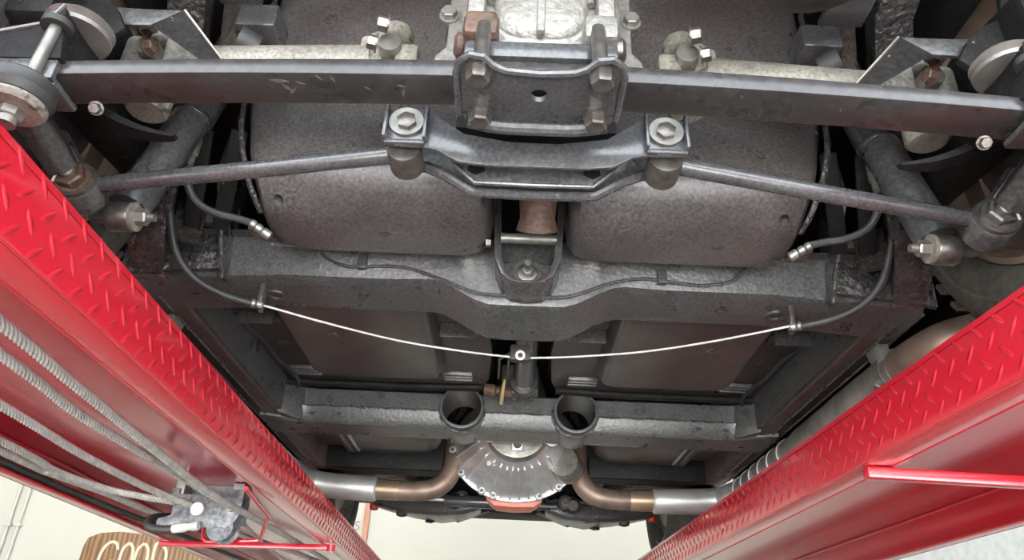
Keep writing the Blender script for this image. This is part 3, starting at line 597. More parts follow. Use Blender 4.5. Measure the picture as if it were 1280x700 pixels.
# strut-rod bracket
sb = thing('strut_rod_bracket', 'black stamped steel bracket below the differential holding both strut rods', 'bracket', (0, 0.76, 1.63))
rp = [(-0.186, 1.722), (-0.134, 1.722), (-0.118, 1.708), (-0.088, 1.686), (-0.03, 1.676), (0.03, 1.676), (0.088, 1.686), (0.118, 1.708), (0.134, 1.722), (0.186, 1.722), (0.186, 1.666), (0.138, 1.664), (0.120, 1.660), (0.094, 1.644), (0.06, 1.640), (-0.06, 1.640), (-0.094, 1.644), (-0.120, 1.660), (-0.138, 1.664), (-0.186, 1.666)]
MB().prism([(x, 0.722, z) for x, z in rp], (0, 0.005, 0)).build('rear_plate', 'satin', sb, bevel=0.001)
MB().prism([(x, 0.760, z) for x, z in ((-0.118, 1.69), (0.118, 1.69), (0.10, 1.665), (0.072, 1.640), (-0.072, 1.640), (-0.10, 1.665))], (0, 0.004, 0)).build('middle_plate', 'black', sb, bevel=0.001)
MB().tube([(-0.100, 0.758, 1.664), (-0.074, 0.758, 1.639), (0, 0.758, 1.638), (0.074, 0.758, 1.639), (0.100, 0.758, 1.664)], 0.003, 8).build('middle_plate_edge', 'satin', sb)
MB().prism([(x, 0.786, z) for x, z in ((-0.186, 1.72), (0.186, 1.72), (0.186, 1.690), (0.140, 1.684), (0.115, 1.672), (0.078, 1.648), (-0.078, 1.648), (-0.115, 1.672), (-0.140, 1.684), (-0.186, 1.690))], (0, 0.004, 0)).build('front_plate', 'black', sb, bevel=0.001)
MB().tube([(-0.180, 0.786, 1.683), (-0.140, 0.786, 1.680), (-0.115, 0.786, 1.669), (-0.078, 0.786, 1.645), (0, 0.786, 1.643), (0.078, 0.786, 1.645), (0.115, 0.786, 1.669), (0.140, 0.786, 1.680), (0.180, 0.786, 1.683)], 0.0078, 10).build('rolled_edge', 'satin', sb)
MB().box(-0.10, 0.10, 0.727, 0.86, 1.70, 1.76).build('bracket_pad', 'dark', sb)
for s in (-1, 1):
    MB(s).prism([(0.062, 0.757, 1.658), (0.064, 0.757, 1.668), (0.074, 0.757, 1.672), (0.082, 0.757, 1.668), (0.084, 0.757, 1.658), (0.074, 0.757, 1.652)], (0, 0.004, 0)).build('plate_bolt', 'dark', sb)
    MB(s).box(0.134, 0.138, 0.708, 0.7225, 1.668, 1.722).box(0.183, 0.187, 0.708, 0.7225, 1.668, 1.722).box(0.136, 0.185, 0.716, 0.7222, 1.664, 1.670).build('cam_guide', 'satin', sb, bevel=0.0008)
    MB(s).lathe([(0.008, 0), (0.0215, 0.0), (0.0215, 0.004), (0.008, 0.004)], (0.161, 0.7215, 1.699), (0, -1, 0), 28).build('cam_washer', 'zinc', sb)
    MB(s).hexb((0.160, 0.7175, 1.697), (0, -1, 0), 0.0125, 0.007, phase=0.3).build('cam_bolt', 'bolt', sb)
    # strut rod
    sr = tag(thing('strut_rod', 'x', 'rod', (s*0.38, 0.79, 1.66)), 'black tubular rear strut rod running out to the wheel hub, ' + near(s), 'rod')
    MB(s).lathe([(0.0105, 0), (0.021, 0.0), (0.022, 0.003), (0.022, 0.038), (0.021, 0.041), (0.0105, 0.041)], (0.163, 0.735, 1.672), (0, 1, 0), 24).build('inner_eye', 'bolt', sr)
    MB(s).tube([(0.178, 0.758, 1.677), (0.36, 0.790, 1.669), (0.588, 0.823, 1.657)], 0.0116, 18).build('rod', 'satin', sr)
    MB(s).lathe([(0.012, 0), (0.029, 0.0), (0.031, 0.003), (0.031, 0.036), (0.029, 0.040), (0.012, 0.040)], (0.606, 0.806, 1.650), (0.12, 1, -0.05), 26).build('outer_eye', 'black', sr)
    MB(s).ring((0.605, 0.799, 1.650), (0.12, 1, -0.05), 0.028, 0.012, 0.007, 26).build('bush_washer', 'bolt', sr)
    n_ = MB(s).hexb((0.604, 0.799, 1.650), (-0.1, -1, -0.05), 0.0195, 0.014, 0.023, phase=0.2).build('castle_nut', 'rust' if s < 0 else 'black', sr)
    MB(s).lathe([(0.010, 0), (0.0105, 0.01), (0.006, 0.012), (0.0055, 0.018), (0.001, 0.019)], (0.603, 0.786, 1.649), (-0.1, -1, -0.05), 14).build('stud', 'zinc', n_)
    MB(s).tube([(0.592, 0.779, 1.655), (0.604, 0.776, 1.648), (0.612, 0.778, 1.640), (0.616, 0.782, 1.632)], 0.0018, 6).build('split_pin', 'white', n_)
    # half shaft
    hsf = tag(thing('half_shaft', 'x', 'shaft', (s*0.37, 0.78, 1.745)), 'beige half shaft with universal joint yokes above the spring, ' + near(s), 'shaft')
    MB(s).tube([(0.235, 0.785, 1.856), (0.50, 0.785, 1.840)], 0.0265, 20).build('shaft_tube', 'beige', hsf)
    for xx, sg_, zc in ((0.205, -1, 1.860), (0.535, 1, 1.838)):
        y_ = MB(s)
        y_.loft([[V(xx-sg_*0.045, 0.785+0.024*c, zc+0.024*d) for c, d in ((-1, -1), (1, -1), (1, 1), (-1, 1))], [V(xx-sg_*0.02, 0.785+0.020*c, zc+0.045*d) for c, d in ((-1, -1), (1, -1), (1, 1), (-1, 1))], [V(xx-sg_*0.012, 0.785+0.020*c, zc+0.045*d) for c, d in ((-1, -1), (1, -1), (1, 1), (-1, 1))]])
        y_.build('yoke', 'beige', hsf, bevel=0.006)
        MB(s).lathe([(0.010, 0.0), (0.021, 0.001), (0.024, 0.006), (0.024, 0.024), (0.018, 0.028)], (xx, 0.785, zc+(0.062 if sg_ < 0 else 0.058)), (0, 0, -1), 22).build('bearing_cap', 'beige', hsf)
        MB(s).lathe([(0.010, 0.0), (0.024, 0.001), (0.029, 0.006), (0.029, 0.030), (0.018, 0.04)], (xx-sg_*0.005, 0.785, zc-(0.070 if sg_ < 0 else 0.086)), (0, 0, 1), 22).build('bearing_cap', 'beige', hsf)
        MB(s).cyl((xx, 0.745, zc), (xx, 0.825, zc), 0.016, 16).build('cross', 'zinc', hsf)
        # companion flange and its bolts
        MB(s).box(min(xx+sg_*0.005, xx+sg_*0.04), max(xx+sg_*0.005, xx+sg_*(0.04 if sg_ > 0 else 0.022)), 0.755, 0.82, zc-0.035, zc+(0.03 if sg_ > 0 else 0.012)).build('companion_flange', 'beige', hsf, bevel=0.01)
        MB(s).hexb((xx-sg_*0.0, 0.728, zc+0.012), (-sg_, -0.3, 0), 0.011, 0.014, 0.014).build('flange_bolt', 'rust' if sg_ > 0 else 'bolt', hsf)
        MB(s).hexb((xx-sg_*0.012, 0.730, zc-0.02), (-sg_, -0.3, 0), 0.010, 0.012, 0.013).build('flange_bolt', 'rust' if sg_ > 0 else 'bolt', hsf)
    # hub carrier / trailing arm
    ta = tag(thing('trailing_arm', 'x', 'suspension arm', (s*0.62, 0.85, 1.62)), 'black rear trailing arm and hub carrier inside the wheel, ' + near(s), 'suspension arm')
    MB(s).loft([[V(x0, y, z0), V(x0+wd, y, z0), V(x0+wd, y, z1), V(x0, y, z1)] for y, x0, wd, z0, z1 in ((0.62, 0.575, 0.06, 1.76, 1.86), (0.78, 0.585, 0.06, 1.74, 1.90), (0.95, 0.605, 0.05, 1.77, 1.88), (1.12, 0.64, 0.05, 1.80, 1.87), (1.22, 0.655, 0.05, 1.81, 1.86))]).build('arm', 'dark', ta, bevel=0.01)
    # hub carrier plate with the arched opening for the drive flange
    arc = [(0.545 + 0.062*math.cos(R(a)), 1.815 + 0.075*math.sin(R(a))) for a in (200, 170, 140, 110, 80, 50)]
    cp = [(0.62, 1.93), (0.52, 1.93), (0.485, 1.86)] + [(0.478, 1.82)] + arc + [(0.615, 1.80), (0.60, 1.76), (0.575, 1.72), (0.55, 1.70), (0.52, 1.695), (0.50, 1.66), (0.545, 1.625), (0.61, 1.62), (0.66, 1.66), (0.66, 1.90)]
    MB(s).prism([(x, 0.665, z) for x, z in ((0.66, 1.93), (0.60, 1.93), (0.585, 1.86), (0.552, 1.84), (0.530, 1.815), (0.513, 1.785), (0.530, 1.768), (0.533, 1.745), (0.515, 1.725), (0.505, 1.700), (0.520, 1.665), (0.66, 1.665))], (0, 0.010, 0)).build('carrier_web', 'dark', ta, bevel=0.002)
    up_e = spline([V(0.60, 0.70, 1.735), V(0.565, 0.70, 1.722), V(0.520, 0.70, 1.685), V(0.474, 0.70, 1.662), V(0.43, 0.70, 1.650)], 4)
    MB(s).loft([[p, p + V(0, 0.05*k_, 0.003), p + V(0.003, 0.05*k_, -0.010*k_), p + V(0.003, 0, -0.013*k_)] for p, k_ in zip(up_e, [1.0 - 0.8*(i/(len(up_e)-1))**1.5 for i in range(len(up_e))])]).build('curved_flange', 'dark', ta)
    MB(s).prism([(x, 0.590, z) for x, z in ((0.66, 1.662), (0.60, 1.658), (0.512, 1.660), (0.522, 1.700), (0.530, 1.735), (0.536, 1.735), (0.545, 1.708), (0.60, 1.690), (0.66, 1.690))], (0, 0.075, 0.004)).build('spring_ear', 'dark', ta, bevel=0.002)
    MB(s).tube([(0.66, 0.590, 1.692), (0.60, 0.590, 1.692), (0.545, 0.590, 1.710), (0.533, 0.590, 1.738)], 0.003, 8).build('ear_rim', 'satin', ta)
    MB(s).prism([(x, 0.685, z) for x, z in ((0.575, 1.842), (0.515, 1.840), (0.462, 1.840), (0.497, 1.812), (0.53, 1.811), (0.57, 1.825))], (0, 0.006, 0)).build('splash_flange', 'black', ta, bevel=0.001)
    MB(s).prism([(0.462, 0.685, 1.840), (0.497, 0.685, 1.812), (0.42, 0.76, 1.795), (0.415, 0.76, 1.80)], (0, 0.003, 0.003)).build('splash_shield', 'dark', ta)
    MB(s).tube([(0.461, 0.685, 1.841), (0.413, 0.757, 1.802)], 0.0022, 6).build('shield_edge', 'zinc', ta)
    MB(s).tube([(0.645, 0.630, 1.725), (0.628, 0.69, 1.690), (0.607, 0.782, 1.652)], [0.027, 0.025, 0.021], 6).build('strut_fork', 'black', ta, bevel=0.004)
    MB(s).tube([(0.655, 0.80, 1.72), (0.635, 0.83, 1.69), (0.612, 0.858, 1.655)], [0.024, 0.022, 0.018], 4).build('strut_fork', 'black', ta, bevel=0.004)
    for bx2, bz2 in ((0.505, 1.668), (0.490, 1.640)):
        MB(s).hexb((bx2, 0.640, bz2-0.005), (-0.2, -0.6, -0.5), 0.0065, 0.009, 0.008).build('pinch_bolt', 'bolt', ta)
    # shock absorber
    sh = tag(thing('shock_absorber', 'x', 'shock absorber', (s*0.57, 0.89, 1.62)), 'black rear shock absorber with grimy lower bush, ' + near(s), 'shock absorber')
    MB(s).tube([(0.578, 0.895, 1.668), (0.545, 0.925, 1.86)], 0.0285, 22).build('body', 'black', sh)
    MB(s).tube([(0.545, 0.925, 1.862), (0.520, 0.95, 2.04)], 0.033, 22).build('dust_shield', 'black', sh)
    MB(s).lathe([(0.0285, 0), (0.030, 0.002), (0.030, 0.006), (0.0285, 0.008)], (0.5455, 0.925, 1.856), (-0.17, 0.15, 1), 22).build('clamp_band', 'satin', sh)
    MB(s).lathe([(0.010, 0), (0.020, 0.001), (0.0215, 0.004), (0.0215, 0.030), (0.020, 0.033), (0.010, 0.034)], (0.595, 0.885, 1.645), (-1, 0.02, 0.05), 22).build('lower_eye', 'bolt', sh)
    MB(s).ring((0.561, 0.885, 1.647), (-1, 0, 0), 0.021, 0.008, 0.005, 22).build('eye_washer', 'beige', sh)
    MB(s).hexb((0.556, 0.885, 1.647), (-1, 0, 0), 0.0125, 0.016).cyl((0.545, 0.885, 1.647), (0.530, 0.885, 1.647), 0.006, 10).build('eye_nut', 'zinc', sh)
    MB(s).cyl((0.592, 0.885, 1.645), (0.62, 0.885, 1.646), 0.009, 12).build('stud', 'black', sh)
    # trailing-arm pocket straps seen behind
    for k in range(2):
        MB(s).bar((0.500+0.06*k, 1.00, 1.90), (0.548+0.05*k, 1.12, 1.775), 0.028, 0.012).build('trailing_arm_strap', 'dark', frame, bevel=0.002)
    MB(s).bar((0.61, 1.13, 1.83), (0.60, 1.11, 1.74), 0.05, 0.006).build('shim_plate', 'brown_dirt', frame)
    MB(s).box(0.558, 0.62, 1.14, 1.16, 1.80, 1.825).build('shim_block', 'zinc', frame, bevel=0.002)
    # body-mount bracket and bush seen over the half shaft
    bm_ = MB(s).box(0.395, 0.455, 0.80, 0.86, 1.94, 1.985).build('body_mount_bracket', 'satin', frame, bevel=0.004)
    MB(s).lathe([(0.012, 0), (0.022, 0.0), (0.022, 0.03), (0.012, 0.03)], (0.42, 0.815, 1.905), (0.5, -0.4, 0.1), 20).build('mount_bush', 'rubber', bm_)
    MB(s).bar((0.485, 0.85, 2.05), (0.455, 0.84, 1.87), 0.04, 0.03).build('crusted_strap', 'brown_dirt', frame, bevel=0.004)

# ------------------------------------------------------------------ transmission, driveshaft, front of the car
tr = thing('transmission', 'silver ribbed transmission bell housing hanging behind the cross-member', 'transmission', (0, 2.45, 1.59))
BC = (0, 1.800)
def bell_pt(a, t, lift=0.0):
    r_ = 0.098 + (0.182-0.098)*t + lift*0.9
    y = 2.335 + 0.215*(t**1.15) - lift*0.5
    return V(BC[0] + r_*math.cos(a)*(1.0+0.2*t), y, BC[1] + r_*math.sin(a))
n = 40; secs = []
for t in (0, 0.12, 0.3, 0.5, 0.7, 0.85, 0.95, 1.0):
    secs.append([bell_pt(2*PI*k/n, t) for k in range(n)])
bell = MB().loft(secs).build('bell_housing', 'alu', tr, angle=60)
for d in (196, 208, 221, 236, 248, 258, 266, 274, 283, 294, 306, 322):
    a = R(d); p0 = bell_pt(a, 0.26, 0.003); p1 = bell_pt(a, 0.62, 0.003); p2 = bell_pt(a, 0.96, 0.003); nrm = V(math.cos(a), -0.55, math.sin(a))
    MB().bar(p0, p1, 0.0055, 0.013, nrm).bar(p1, p2, 0.0055, 0.013, nrm).build('housing_rib', 'alu', bell, bevel=0.001)
fl = MB(); secs = []
for k in range(0, 65):
    a = R(180 + 5 - 10) + (PI + R(10))*k/64
    c, s_ = math.cos(a), math.sin(a)
    def q(rad, y): return V(rad*c*1.2, y, BC[1] + rad*s_)
    secs.append([q(0.178, 2.546), q(0.191, 2.546), q(0.191, 2.566), q(0.178, 2.566)])
fl.loft(secs).build('housing_flange', 'alu', tr, bevel=0.002)
for d in (188, 214, 240, 251, 292, 312, 338):
    a = R(d); p = V(0.185*math.cos(a)*1.2, 2.540, BC[1] + 0.185*math.sin(a))
    MB().lathe([(0.013, 0), (0.013, 0.01), (0.010, 0.016)], p + V(0, 0.008, 0), (0, -1, 0), 14).build('flange_boss', 'alu', tr)
    MB().hexb(p - V(0, 0.008, 0), (0, -1, 0), 0.0065, 0.006).build('flange_bolt', 'bolt', tr)
MB().lathe([(0.100, 0.0), (0.104, 0.02), (0.104, 0.05), (0.088, 0.06)], (0, 2.30, 1.795), (0, 1, 0), 36).build('gearbox_end', 'zinc', tr, bevel=0.003)
MB().loft([[V(x, y, z) for x, z in ((-w_, 1.76), (-w_*0.8, 1.735), (w_*0.8, 1.735), (w_, 1.76), (w_, 1.9), (-w_, 1.9))] for y, w_ in ((2.03, 0.055), (2.1, 0.06), (2.24, 0.085), (2.30, 0.09))]).build('gearbox_case', 'zinc', tr, bevel=0.006)
MB().prism([(x, 2.285, z) for x, z in ((-0.075, 1.782), (-0.055, 1.748), (-0.016, 1.744), (-0.014, 1.715), (0.018, 1.715), (0.020, 1.744), (0.055, 1.748), (0.075, 1.782))], (0, 0.012, 0)).build('mount_plate', 'alu', tr, bevel=0.002)
MB().hexb((0.002, 2.285, 1.733), (0, -1, 0), 0.010, 0.008, 0.013).build('mount_bolt', 'bolt', tr)
MB().ring((0.110, 2.300, 1.755), (0.1, -1, 0), 0.022, 0.011, 0.012, 22).build('side_lug', 'alu', tr, bevel=0.001)
MB().bar((0.04, 2.305, 1.765), (0.115, 2.305, 1.757), 0.012, 0.03).build('lug_arm', 'alu', tr, bevel=0.003)
MB().lathe([(0.012, 0), (0.048, 0.0), (0.052, 0.01), (0.052, 0.07), (0.046, 0.09)], (0.158, 2.44, 1.725), (0.3, 1, -0.1), 24).build('starter_motor', 'zinc', tr)
MB().tube([(-0.10, 2.26, 1.79), (-0.085, 2.275, 1.765), (-0.06, 2.28, 1.752), (-0.045, 2.28, 1.75)], 0.005, 8, smooth=4).build('vent_line', 'alu', tr)
MB().box(-0.098, -0.075, 2.27, 2.285, 1.735, 1.775).build('kickdown_bracket', 'yellow', tr, bevel=0.002)
MB().tube([(-0.15, 2.3, 1.80), (-0.12, 2.29, 1.772), (-0.09, 2.29, 1.768), (-0.07, 2.29, 1.78)], 0.006, 8, smooth=4).build('oil_line', 'rust', tr)
MB().box(-0.094, -0.064, 2.392, 2.404, 1.690, 1.706).build('casting_pad', 'white', tr, bevel=0.002)
ins = thing('inspection_cover', 'orange-red painted flywheel inspection cover below the bell housing', 'cover', (0, 2.60, 1.595))
MB().loft([[V(x, y, z) for x, z in ((-w_, 1.640), (-w_+0.004, 1.618), (-w_+0.03, zl), (0, zl-0.004), (w_-0.03, zl), (w_-0.004, 1.618), (w_, 1.640))] for y, w_, zl in ((2.570, 0.098, 1.600), (2.60, 0.098, 1.596), (2.66, 0.09, 1.598), (2.67, 0.08, 1.61))]).build('pan', 'orange', ins, bevel=0.003)
eng = thing('engine_block', 'grimy dark engine block and sump above the front suspension', 'engine', (0, 2.95, 1.70))
MB().loft([[V(x, y, z) for x, z in ((-w_, 2.02), (-w_, 1.82), (-w_*0.6, 1.76), (w_*0.6, 1.76), (w_, 1.82), (w_, 2.02))] for y, w_ in ((2.60, 0.19), (2.68, 0.20), (3.1, 0.18), (3.2, 0.15))]).build('block', 'dark', eng, bevel=0.01)
MB().box(-0.13, 0.13, 2.68, 3.0, 1.715, 1.76).build('sump', 'dark', eng, bevel=0.015)
for s in (-1, 1):
    MB(s).lathe([(0.03, 0), (0.042, 0.002), (0.045, 0.01), (0.045, 0.11), (0.03, 0.12)], (0.30, 2.72, 1.72), (-0.5 if s > 0 else 0.6, 0.4, 0.5), 20).build('oil_filter', 'zinc' if s > 0 else 'dark', eng)
    MB(s).lathe([(0.01, 0), (0.03, 0.0), (0.034, 0.012), (0.03, 0.02), (0.02, 0.04)], (0.235, 3.02, 1.70), (0, -1, -0.2), 20).build('engine_mount', 'rubber', eng)
# driveshaft with universal joint seen through the tunnel opening
ds = thing('driveshaft', 'black driveshaft tube with rusty universal joint inside the tunnel', 'driveshaft', (0.01, 1.65, 1.76))
MB().tube([(0.010, 1.16, 1.800), (0.010, 1.50, 1.795), (0.010, 1.86, 1.782)], 0.0285, 20).build('tube', 'satin', ds)
MB().ring((0.010, 1.845, 1.7825), (0, 1, 0), 0.036, 0.024, 0.03, 24).build('end_collar', 'satin', ds)
MB().cyl((-0.022, 1.893, 1.776), (0.042, 1.893, 1.776), 0.015, 16).build('joint_cross', 'rust', ds)
MB().lathe([(0.010, 0), (0.020, 0.002), (0.020, 0.02), (0.01, 0.022)], (0.010, 1.893, 1.752), (0, 0, 1), 16).build('joint_cap', 'rust', ds)
for s in (-1, 1): MB().box(0.010+s*0.024-0.006, 0.010+s*0.024+0.006, 1.87, 1.93, 1.755, 1.795).build('joint_yoke', 'bolt', ds, bevel=0.003)
sc = thing('shift_linkage', 'brown cylindrical linkage joint in the tunnel behind the cross-member', 'linkage', (-0.06, 1.90, 1.76))
MB().lathe([(0.008, 0), (0.015, 0.002), (0.017, 0.006), (0.017, 0.030), (0.013, 0.034), (0.013, 0.044), (0.018, 0.048), (0.018, 0.078), (0.008, 0.08)], (-0.098, 1.905, 1.775), (1, 0.06, -0.06), 18).build('joint', 'rust', sc)
tie = tag(MB().tube([(-0.040, 1.80, 1.765), (-0.046, 1.87, 1.750), (-0.048, 1.935, 1.748), (-0.052, 1.955, 1.752)], [0.003, 0.005, 0.005, 0.002], 6).build('cable_tie', 'yellow'), 'pale yellow strap end hanging in the tunnel beside the driveshaft', 'strap')

# exhausts
for s in (-1, 1):
    ex = tag(thing('exhaust_pipe', 'x', 'exhaust', (s*0.5, 2.3, 1.60)), ('bent exhaust downpipe with silver sleeve leading under the rope-carrying runway' if s < 0 else 'bent exhaust downpipe leading into ribbed grey side pipe along the rail'), 'exhaust')
    up_ = [(0.215, 2.60, 1.86), (0.216, 2.575, 1.79), (0.217, 2.56, 1.725), (0.235, 2.55, 1.672), (0.275, 2.55, 1.642), (0.335, 2.55, 1.632), (0.40, 2.55, 1.632)]
    MB(s).tube(up_, 0.0335, 22, smooth=5).build('downpipe', 'pipe_brown', ex)
    MB(s).tube([(0.39, 2.55, 1.632), (0.50, 2.55, 1.633)], 0.034, 22).build('crossover', 'pipe_gold', ex)
    MB(s).tube([(0.466, 2.55, 1.633), (0.470, 2.55, 1.633), (0.476, 2.55, 1.633), (0.60, 2.55, 1.636), (0.66, 2.545, 1.640), (0.700, 2.525, 1.644), (0.727, 2.46, 1.648), (0.738, 2.38, 1.648)], [0.035, 0.040, 0.042, 0.042, 0.042, 0.041, 0.041, 0.041], 24).build('silver_sleeve', 'pipe_silver', ex)
    # wrinkled section: overlapping short segments
    for k in range(6):
        y0 = 2.40 - k*0.085
        MB(s).tube([(0.738, y0, 1.648), (0.738, y0-0.012, 1.6485), (0.738, y0-0.088, 1.649)], [0.0395, 0.0425, 0.0400], 22).build('pipe_segment', 'pipe_grey', ex)
        MB(s).ring((0.738, y0-0.014, 1.6485), (0, 1, 0), 0.0452, 0.040, 0.007, 24).build('pipe_bead', 'pipe_silver', ex, bevel=0.001)
    MB(s).tube([(0.738, 1.91, 1.649), (0.738, 1.86, 1.650), (0.738, 1.5, 1.651), (0.738, 1.33, 1.651)], [0.040, 0.043, 0.044, 0.042], 24).build('side_pipe', 'pipe_grey', ex)
    MB(s).tube([(0.738, 1.34, 1.651), (0.746, 1.27, 1.654), (0.775, 1.215, 1.66), (0.86, 1.19, 1.672), (0.93, 1.185, 1.672)], 0.040, 22, smooth=5).build('tail_bend', 'pipe_brown', ex)
    cl = MB(s).ring((0.738, 1.345, 1.651), (0, 1, 0), 0.047, 0.0435, 0.03, 24).build('clamp', 'zinc', ex)
    MB(s).hexb((0.700, 1.36, 1.628), (-0.6, 0, -0.7), 0.010, 0.012, 0.012).build('clamp_bolt', 'zinc', cl)
    MB(s).prism([(0.69, 1.33, 1.70), (0.705, 1.33, 1.65), (0.715, 1.33, 1.655), (0.715, 1.33, 1.70)], (0, 0.05, 0)).build('hanger', 'zinc', ex, bevel=0.002)

# front suspension
fc = thing('front_crossmember', 'black front suspension cross-member seen against the cream wall', 'cross-member', (0, 3.25, 1.69))
secs = []
for i in range(33):
    x = -0.40 + 0.8*i/32; a = abs(x)
    z0 = 1.690 + 0.03*max(0, (a-0.22)/0.18)
    secs.append([V(x, 3.16, z0+0.02), V(x, 3.18, z0), V(x, 3.36, z0+0.004), V(x, 3.38, z0+0.03), V(x, 3.38, 1.84), V(x, 3.16, 1.84)])
MB().loft(secs).build('beam', 'dark', fc, bevel=0.004)
MB().box(-0.12, 0.14, 3.13, 3.16, 1.70, 1.76).build('front_plate', 'black', fc, bevel=0.004)
for s in (-1, 1):
    MB(s).bar((0.10, 3.14, 1.69), (0.235, 3.22, 1.655), 0.02, 0.012).build('brace', 'bolt', fc, bevel=0.002)
    ca = tag(thing('lower_control_arm', 'x', 'suspension arm', (s*0.42, 3.25, 1.64)), 'black front lower control arm, ' + ('ahead of the plain silver exhaust sleeve under the rope runway' if s < 0 else 'leading out to the visible front tyre'), 'suspension arm')
    secs = []
    for x, y0, y1, z0, z1 in ((0.13, 3.02, 3.14, 1.672, 1.72), (0.20, 3.02, 3.20, 1.650, 1.715), (0.30, 3.06, 3.28, 1.648, 1.71), (0.42, 3.14, 3.30, 1.668, 1.715), (0.52, 3.20, 3.31, 1.690, 1.725), (0.60, 3.23, 3.30, 1.71, 1.735)):
        secs.append([V(x, y0, z0+0.012), V(x, y0+0.015, z0), V(x, y1, z0+0.004), V(x, y1, z1), V(x, y0, z1)])
    MB(s).loft(secs).build('arm', 'black', ca, bevel=0.006)
    MB(s).lathe([(0.010, 0), (0.027, 0), (0.030, 0.004), (0.030, 0.05), (0.010, 0.05)], (0.205, 2.985, 1.705), (0, 1, 0), 22).build('pivot_bush', 'rubber', ca)
    MB(s).hexb((0.205, 2.984, 1.705), (0, -1, 0), 0.012, 0.012, 0.016).build('pivot_bolt', 'bolt', ca)
    MB(s).lathe([(0.01, 0), (0.022, 0.004), (0.024, 0.02), (0.016, 0.035)], (0.47, 3.23, 1.665), (0, 0, 1), 18).build('bump_stop', 'rubber', ca)
    MB(s).lathe([(0.008, 0), (0.018, 0.003), (0.020, 0.03), (0.014, 0.05)], (0.595, 3.26, 1.692), (0, 0, 1), 16).build('ball_joint', 'bodyred', ca)
    # tie rod
    tr_ = tag(thing('tie_rod', 'x', 'rod', (s*0.42, 3.05, 1.70)), 'slim dark steering tie rod, ' + ('beyond the plain silver exhaust sleeve' if s < 0 else 'reaching to the visible front tyre'), 'rod')
    MB(s).tube([(0.16, 3.03, 1.718), (0.36, 3.06, 1.722), (0.60, 3.10, 1.735)], 0.0085, 10).build('rod', 'black', tr_)
    MB(s).tube([(0.30, 3.05, 1.7207), (0.44, 3.075, 1.727)], 0.0125, 12).build('adjuster_sleeve', 'bolt', tr_)
    for xx in (0.315, 0.425): MB(s).ring((xx, 3.053 + (xx-0.3)*0.17, 1.7215), (1, 0.17, 0.03), 0.0165, 0.0125, 0.012, 14).hexb((xx, 3.04, 1.704), (0, -0.5, -1), 0.006, 0.012).build('sleeve_clamp', 'bolt', tr_)
    # stabiliser link brackets hanging low
    MB(s).bar((0.30, 3.20, 1.664), (0.36, 3.28, 1.658), 0.03, 0.01).build('arm_bracket', 'dark', ca)
rd = thing('steering_damper', 'black cylindrical steering damper with thin chrome rod below the engine', 'damper', (-0.15, 2.99, 1.67))
MB().lathe([(0.008, 0), (0.022, 0.001), (0.025, 0.006), (0.025, 0.205), (0.02, 0.212)], (-0.275, 2.99, 1.695), (1, 0.0, -0.02), 22).build('cylinder', 'satin', rd)
MB().cyl((-0.41, 2.99, 1.698), (-0.27, 2.99, 1.695), 0.008, 12).build('piston_rod', 'alu', rd)
MB().cyl((-0.07, 2.99, 1.691), (0.17, 2.99, 1.686), 0.012, 12).build('relay_rod', 'black', rd)

# wheels
def wheel(s, y, xin, wd, label):
    t = tag(thing('wheel', 'x', 'wheel', (s*(xin+wd/2), y, 1.508)), label, 'wheel')
    r0 = 0.331; o = (xin, y, 1.508+r0)
    prof = [(0.228, 0.022), (0.234, 0.006), (0.250, -0.003), (0.274, -0.006), (0.280, -0.003), (0.284, -0.006), (0.298, 0.000), (0.314, 0.012), (0.325, 0.025), (r0, 0.045), (r0, wd-0.045), (0.325, wd-0.025), (0.30, wd), (0.25, wd+0.004), (0.228, wd-0.02), (0.222, wd-0.03), (0.222, 0.03), (0.228, 0.022)]
    MB(s).lathe(prof, o, (1, 0, 0), 72, cap=False).build('tyre', 'tyre', t, angle=40)
    ri = MB(s).lathe([(0.2285, 0.018), (0.231, 0.008), (0.222, 0.004), (0.214, 0.012), (0.209, 0.045), (0.188, 0.06), (0.182, wd-0.03), (0.10, wd-0.02), (0.06, wd-0.04), (0.06, wd-0.05), (0.10, wd-0.032), (0.178, wd-0.045)], o, (1, 0, 0), 64, cap=False).build('rim', 'pipe_brown' if y < 2 else 'zinc', t, angle=40)
    MB(s).lathe([(0.03, 0.0), (0.150, 0.004), (0.152, 0.010), (0.152, 0.024), (0.05, 0.03)], (xin+0.03, y, 1.508+r0), (1, 0, 0), 48).build('brake_disc', 'pipe_grey', t)
    MB(s).prism([(xin+0.02, y-0.14, 1.90), (xin+0.02, y-0.06, 1.97), (xin+0.02, y-0.06, 1.90), (xin+0.02, y-0.10, 1.85)], (0.05, 0, 0)).build('caliper', 'zinc', t, bevel=0.008)
    for k in range(40):   # tread grooves: sunken ribs are modelled as raised shoulder blocks
        a = 2*PI*k/40; c, s_ = math.cos(a), math.sin(a)
        p = V(xin+0.028, y + (r0-0.004)*c, 1.508+r0 + (r0-0.004)*s_)
        MB(s).obox(p, (0.014, 0.010, 0.0035), (1, 0, 0), (0, -s_, c), (0, c, s_)).build('tread_block', 'tyre', t)
    return t
wheel(-1, 0.79, 0.668, 0.20, 'rear wheel and tyre standing on the rope-carrying runway')
wheel(1, 0.79, 0.668, 0.20, 'rear wheel with rusty rim edge above the side exhaust, on the bare runway')
wheel(-1, 3.30, 0.730, 0.19, 'front wheel and tyre standing on the rope-carrying runway')
wheel(1, 3.30, 0.63, 0.19, 'front wheel and tyre beyond the silver exhaust bend, on the bare runway')

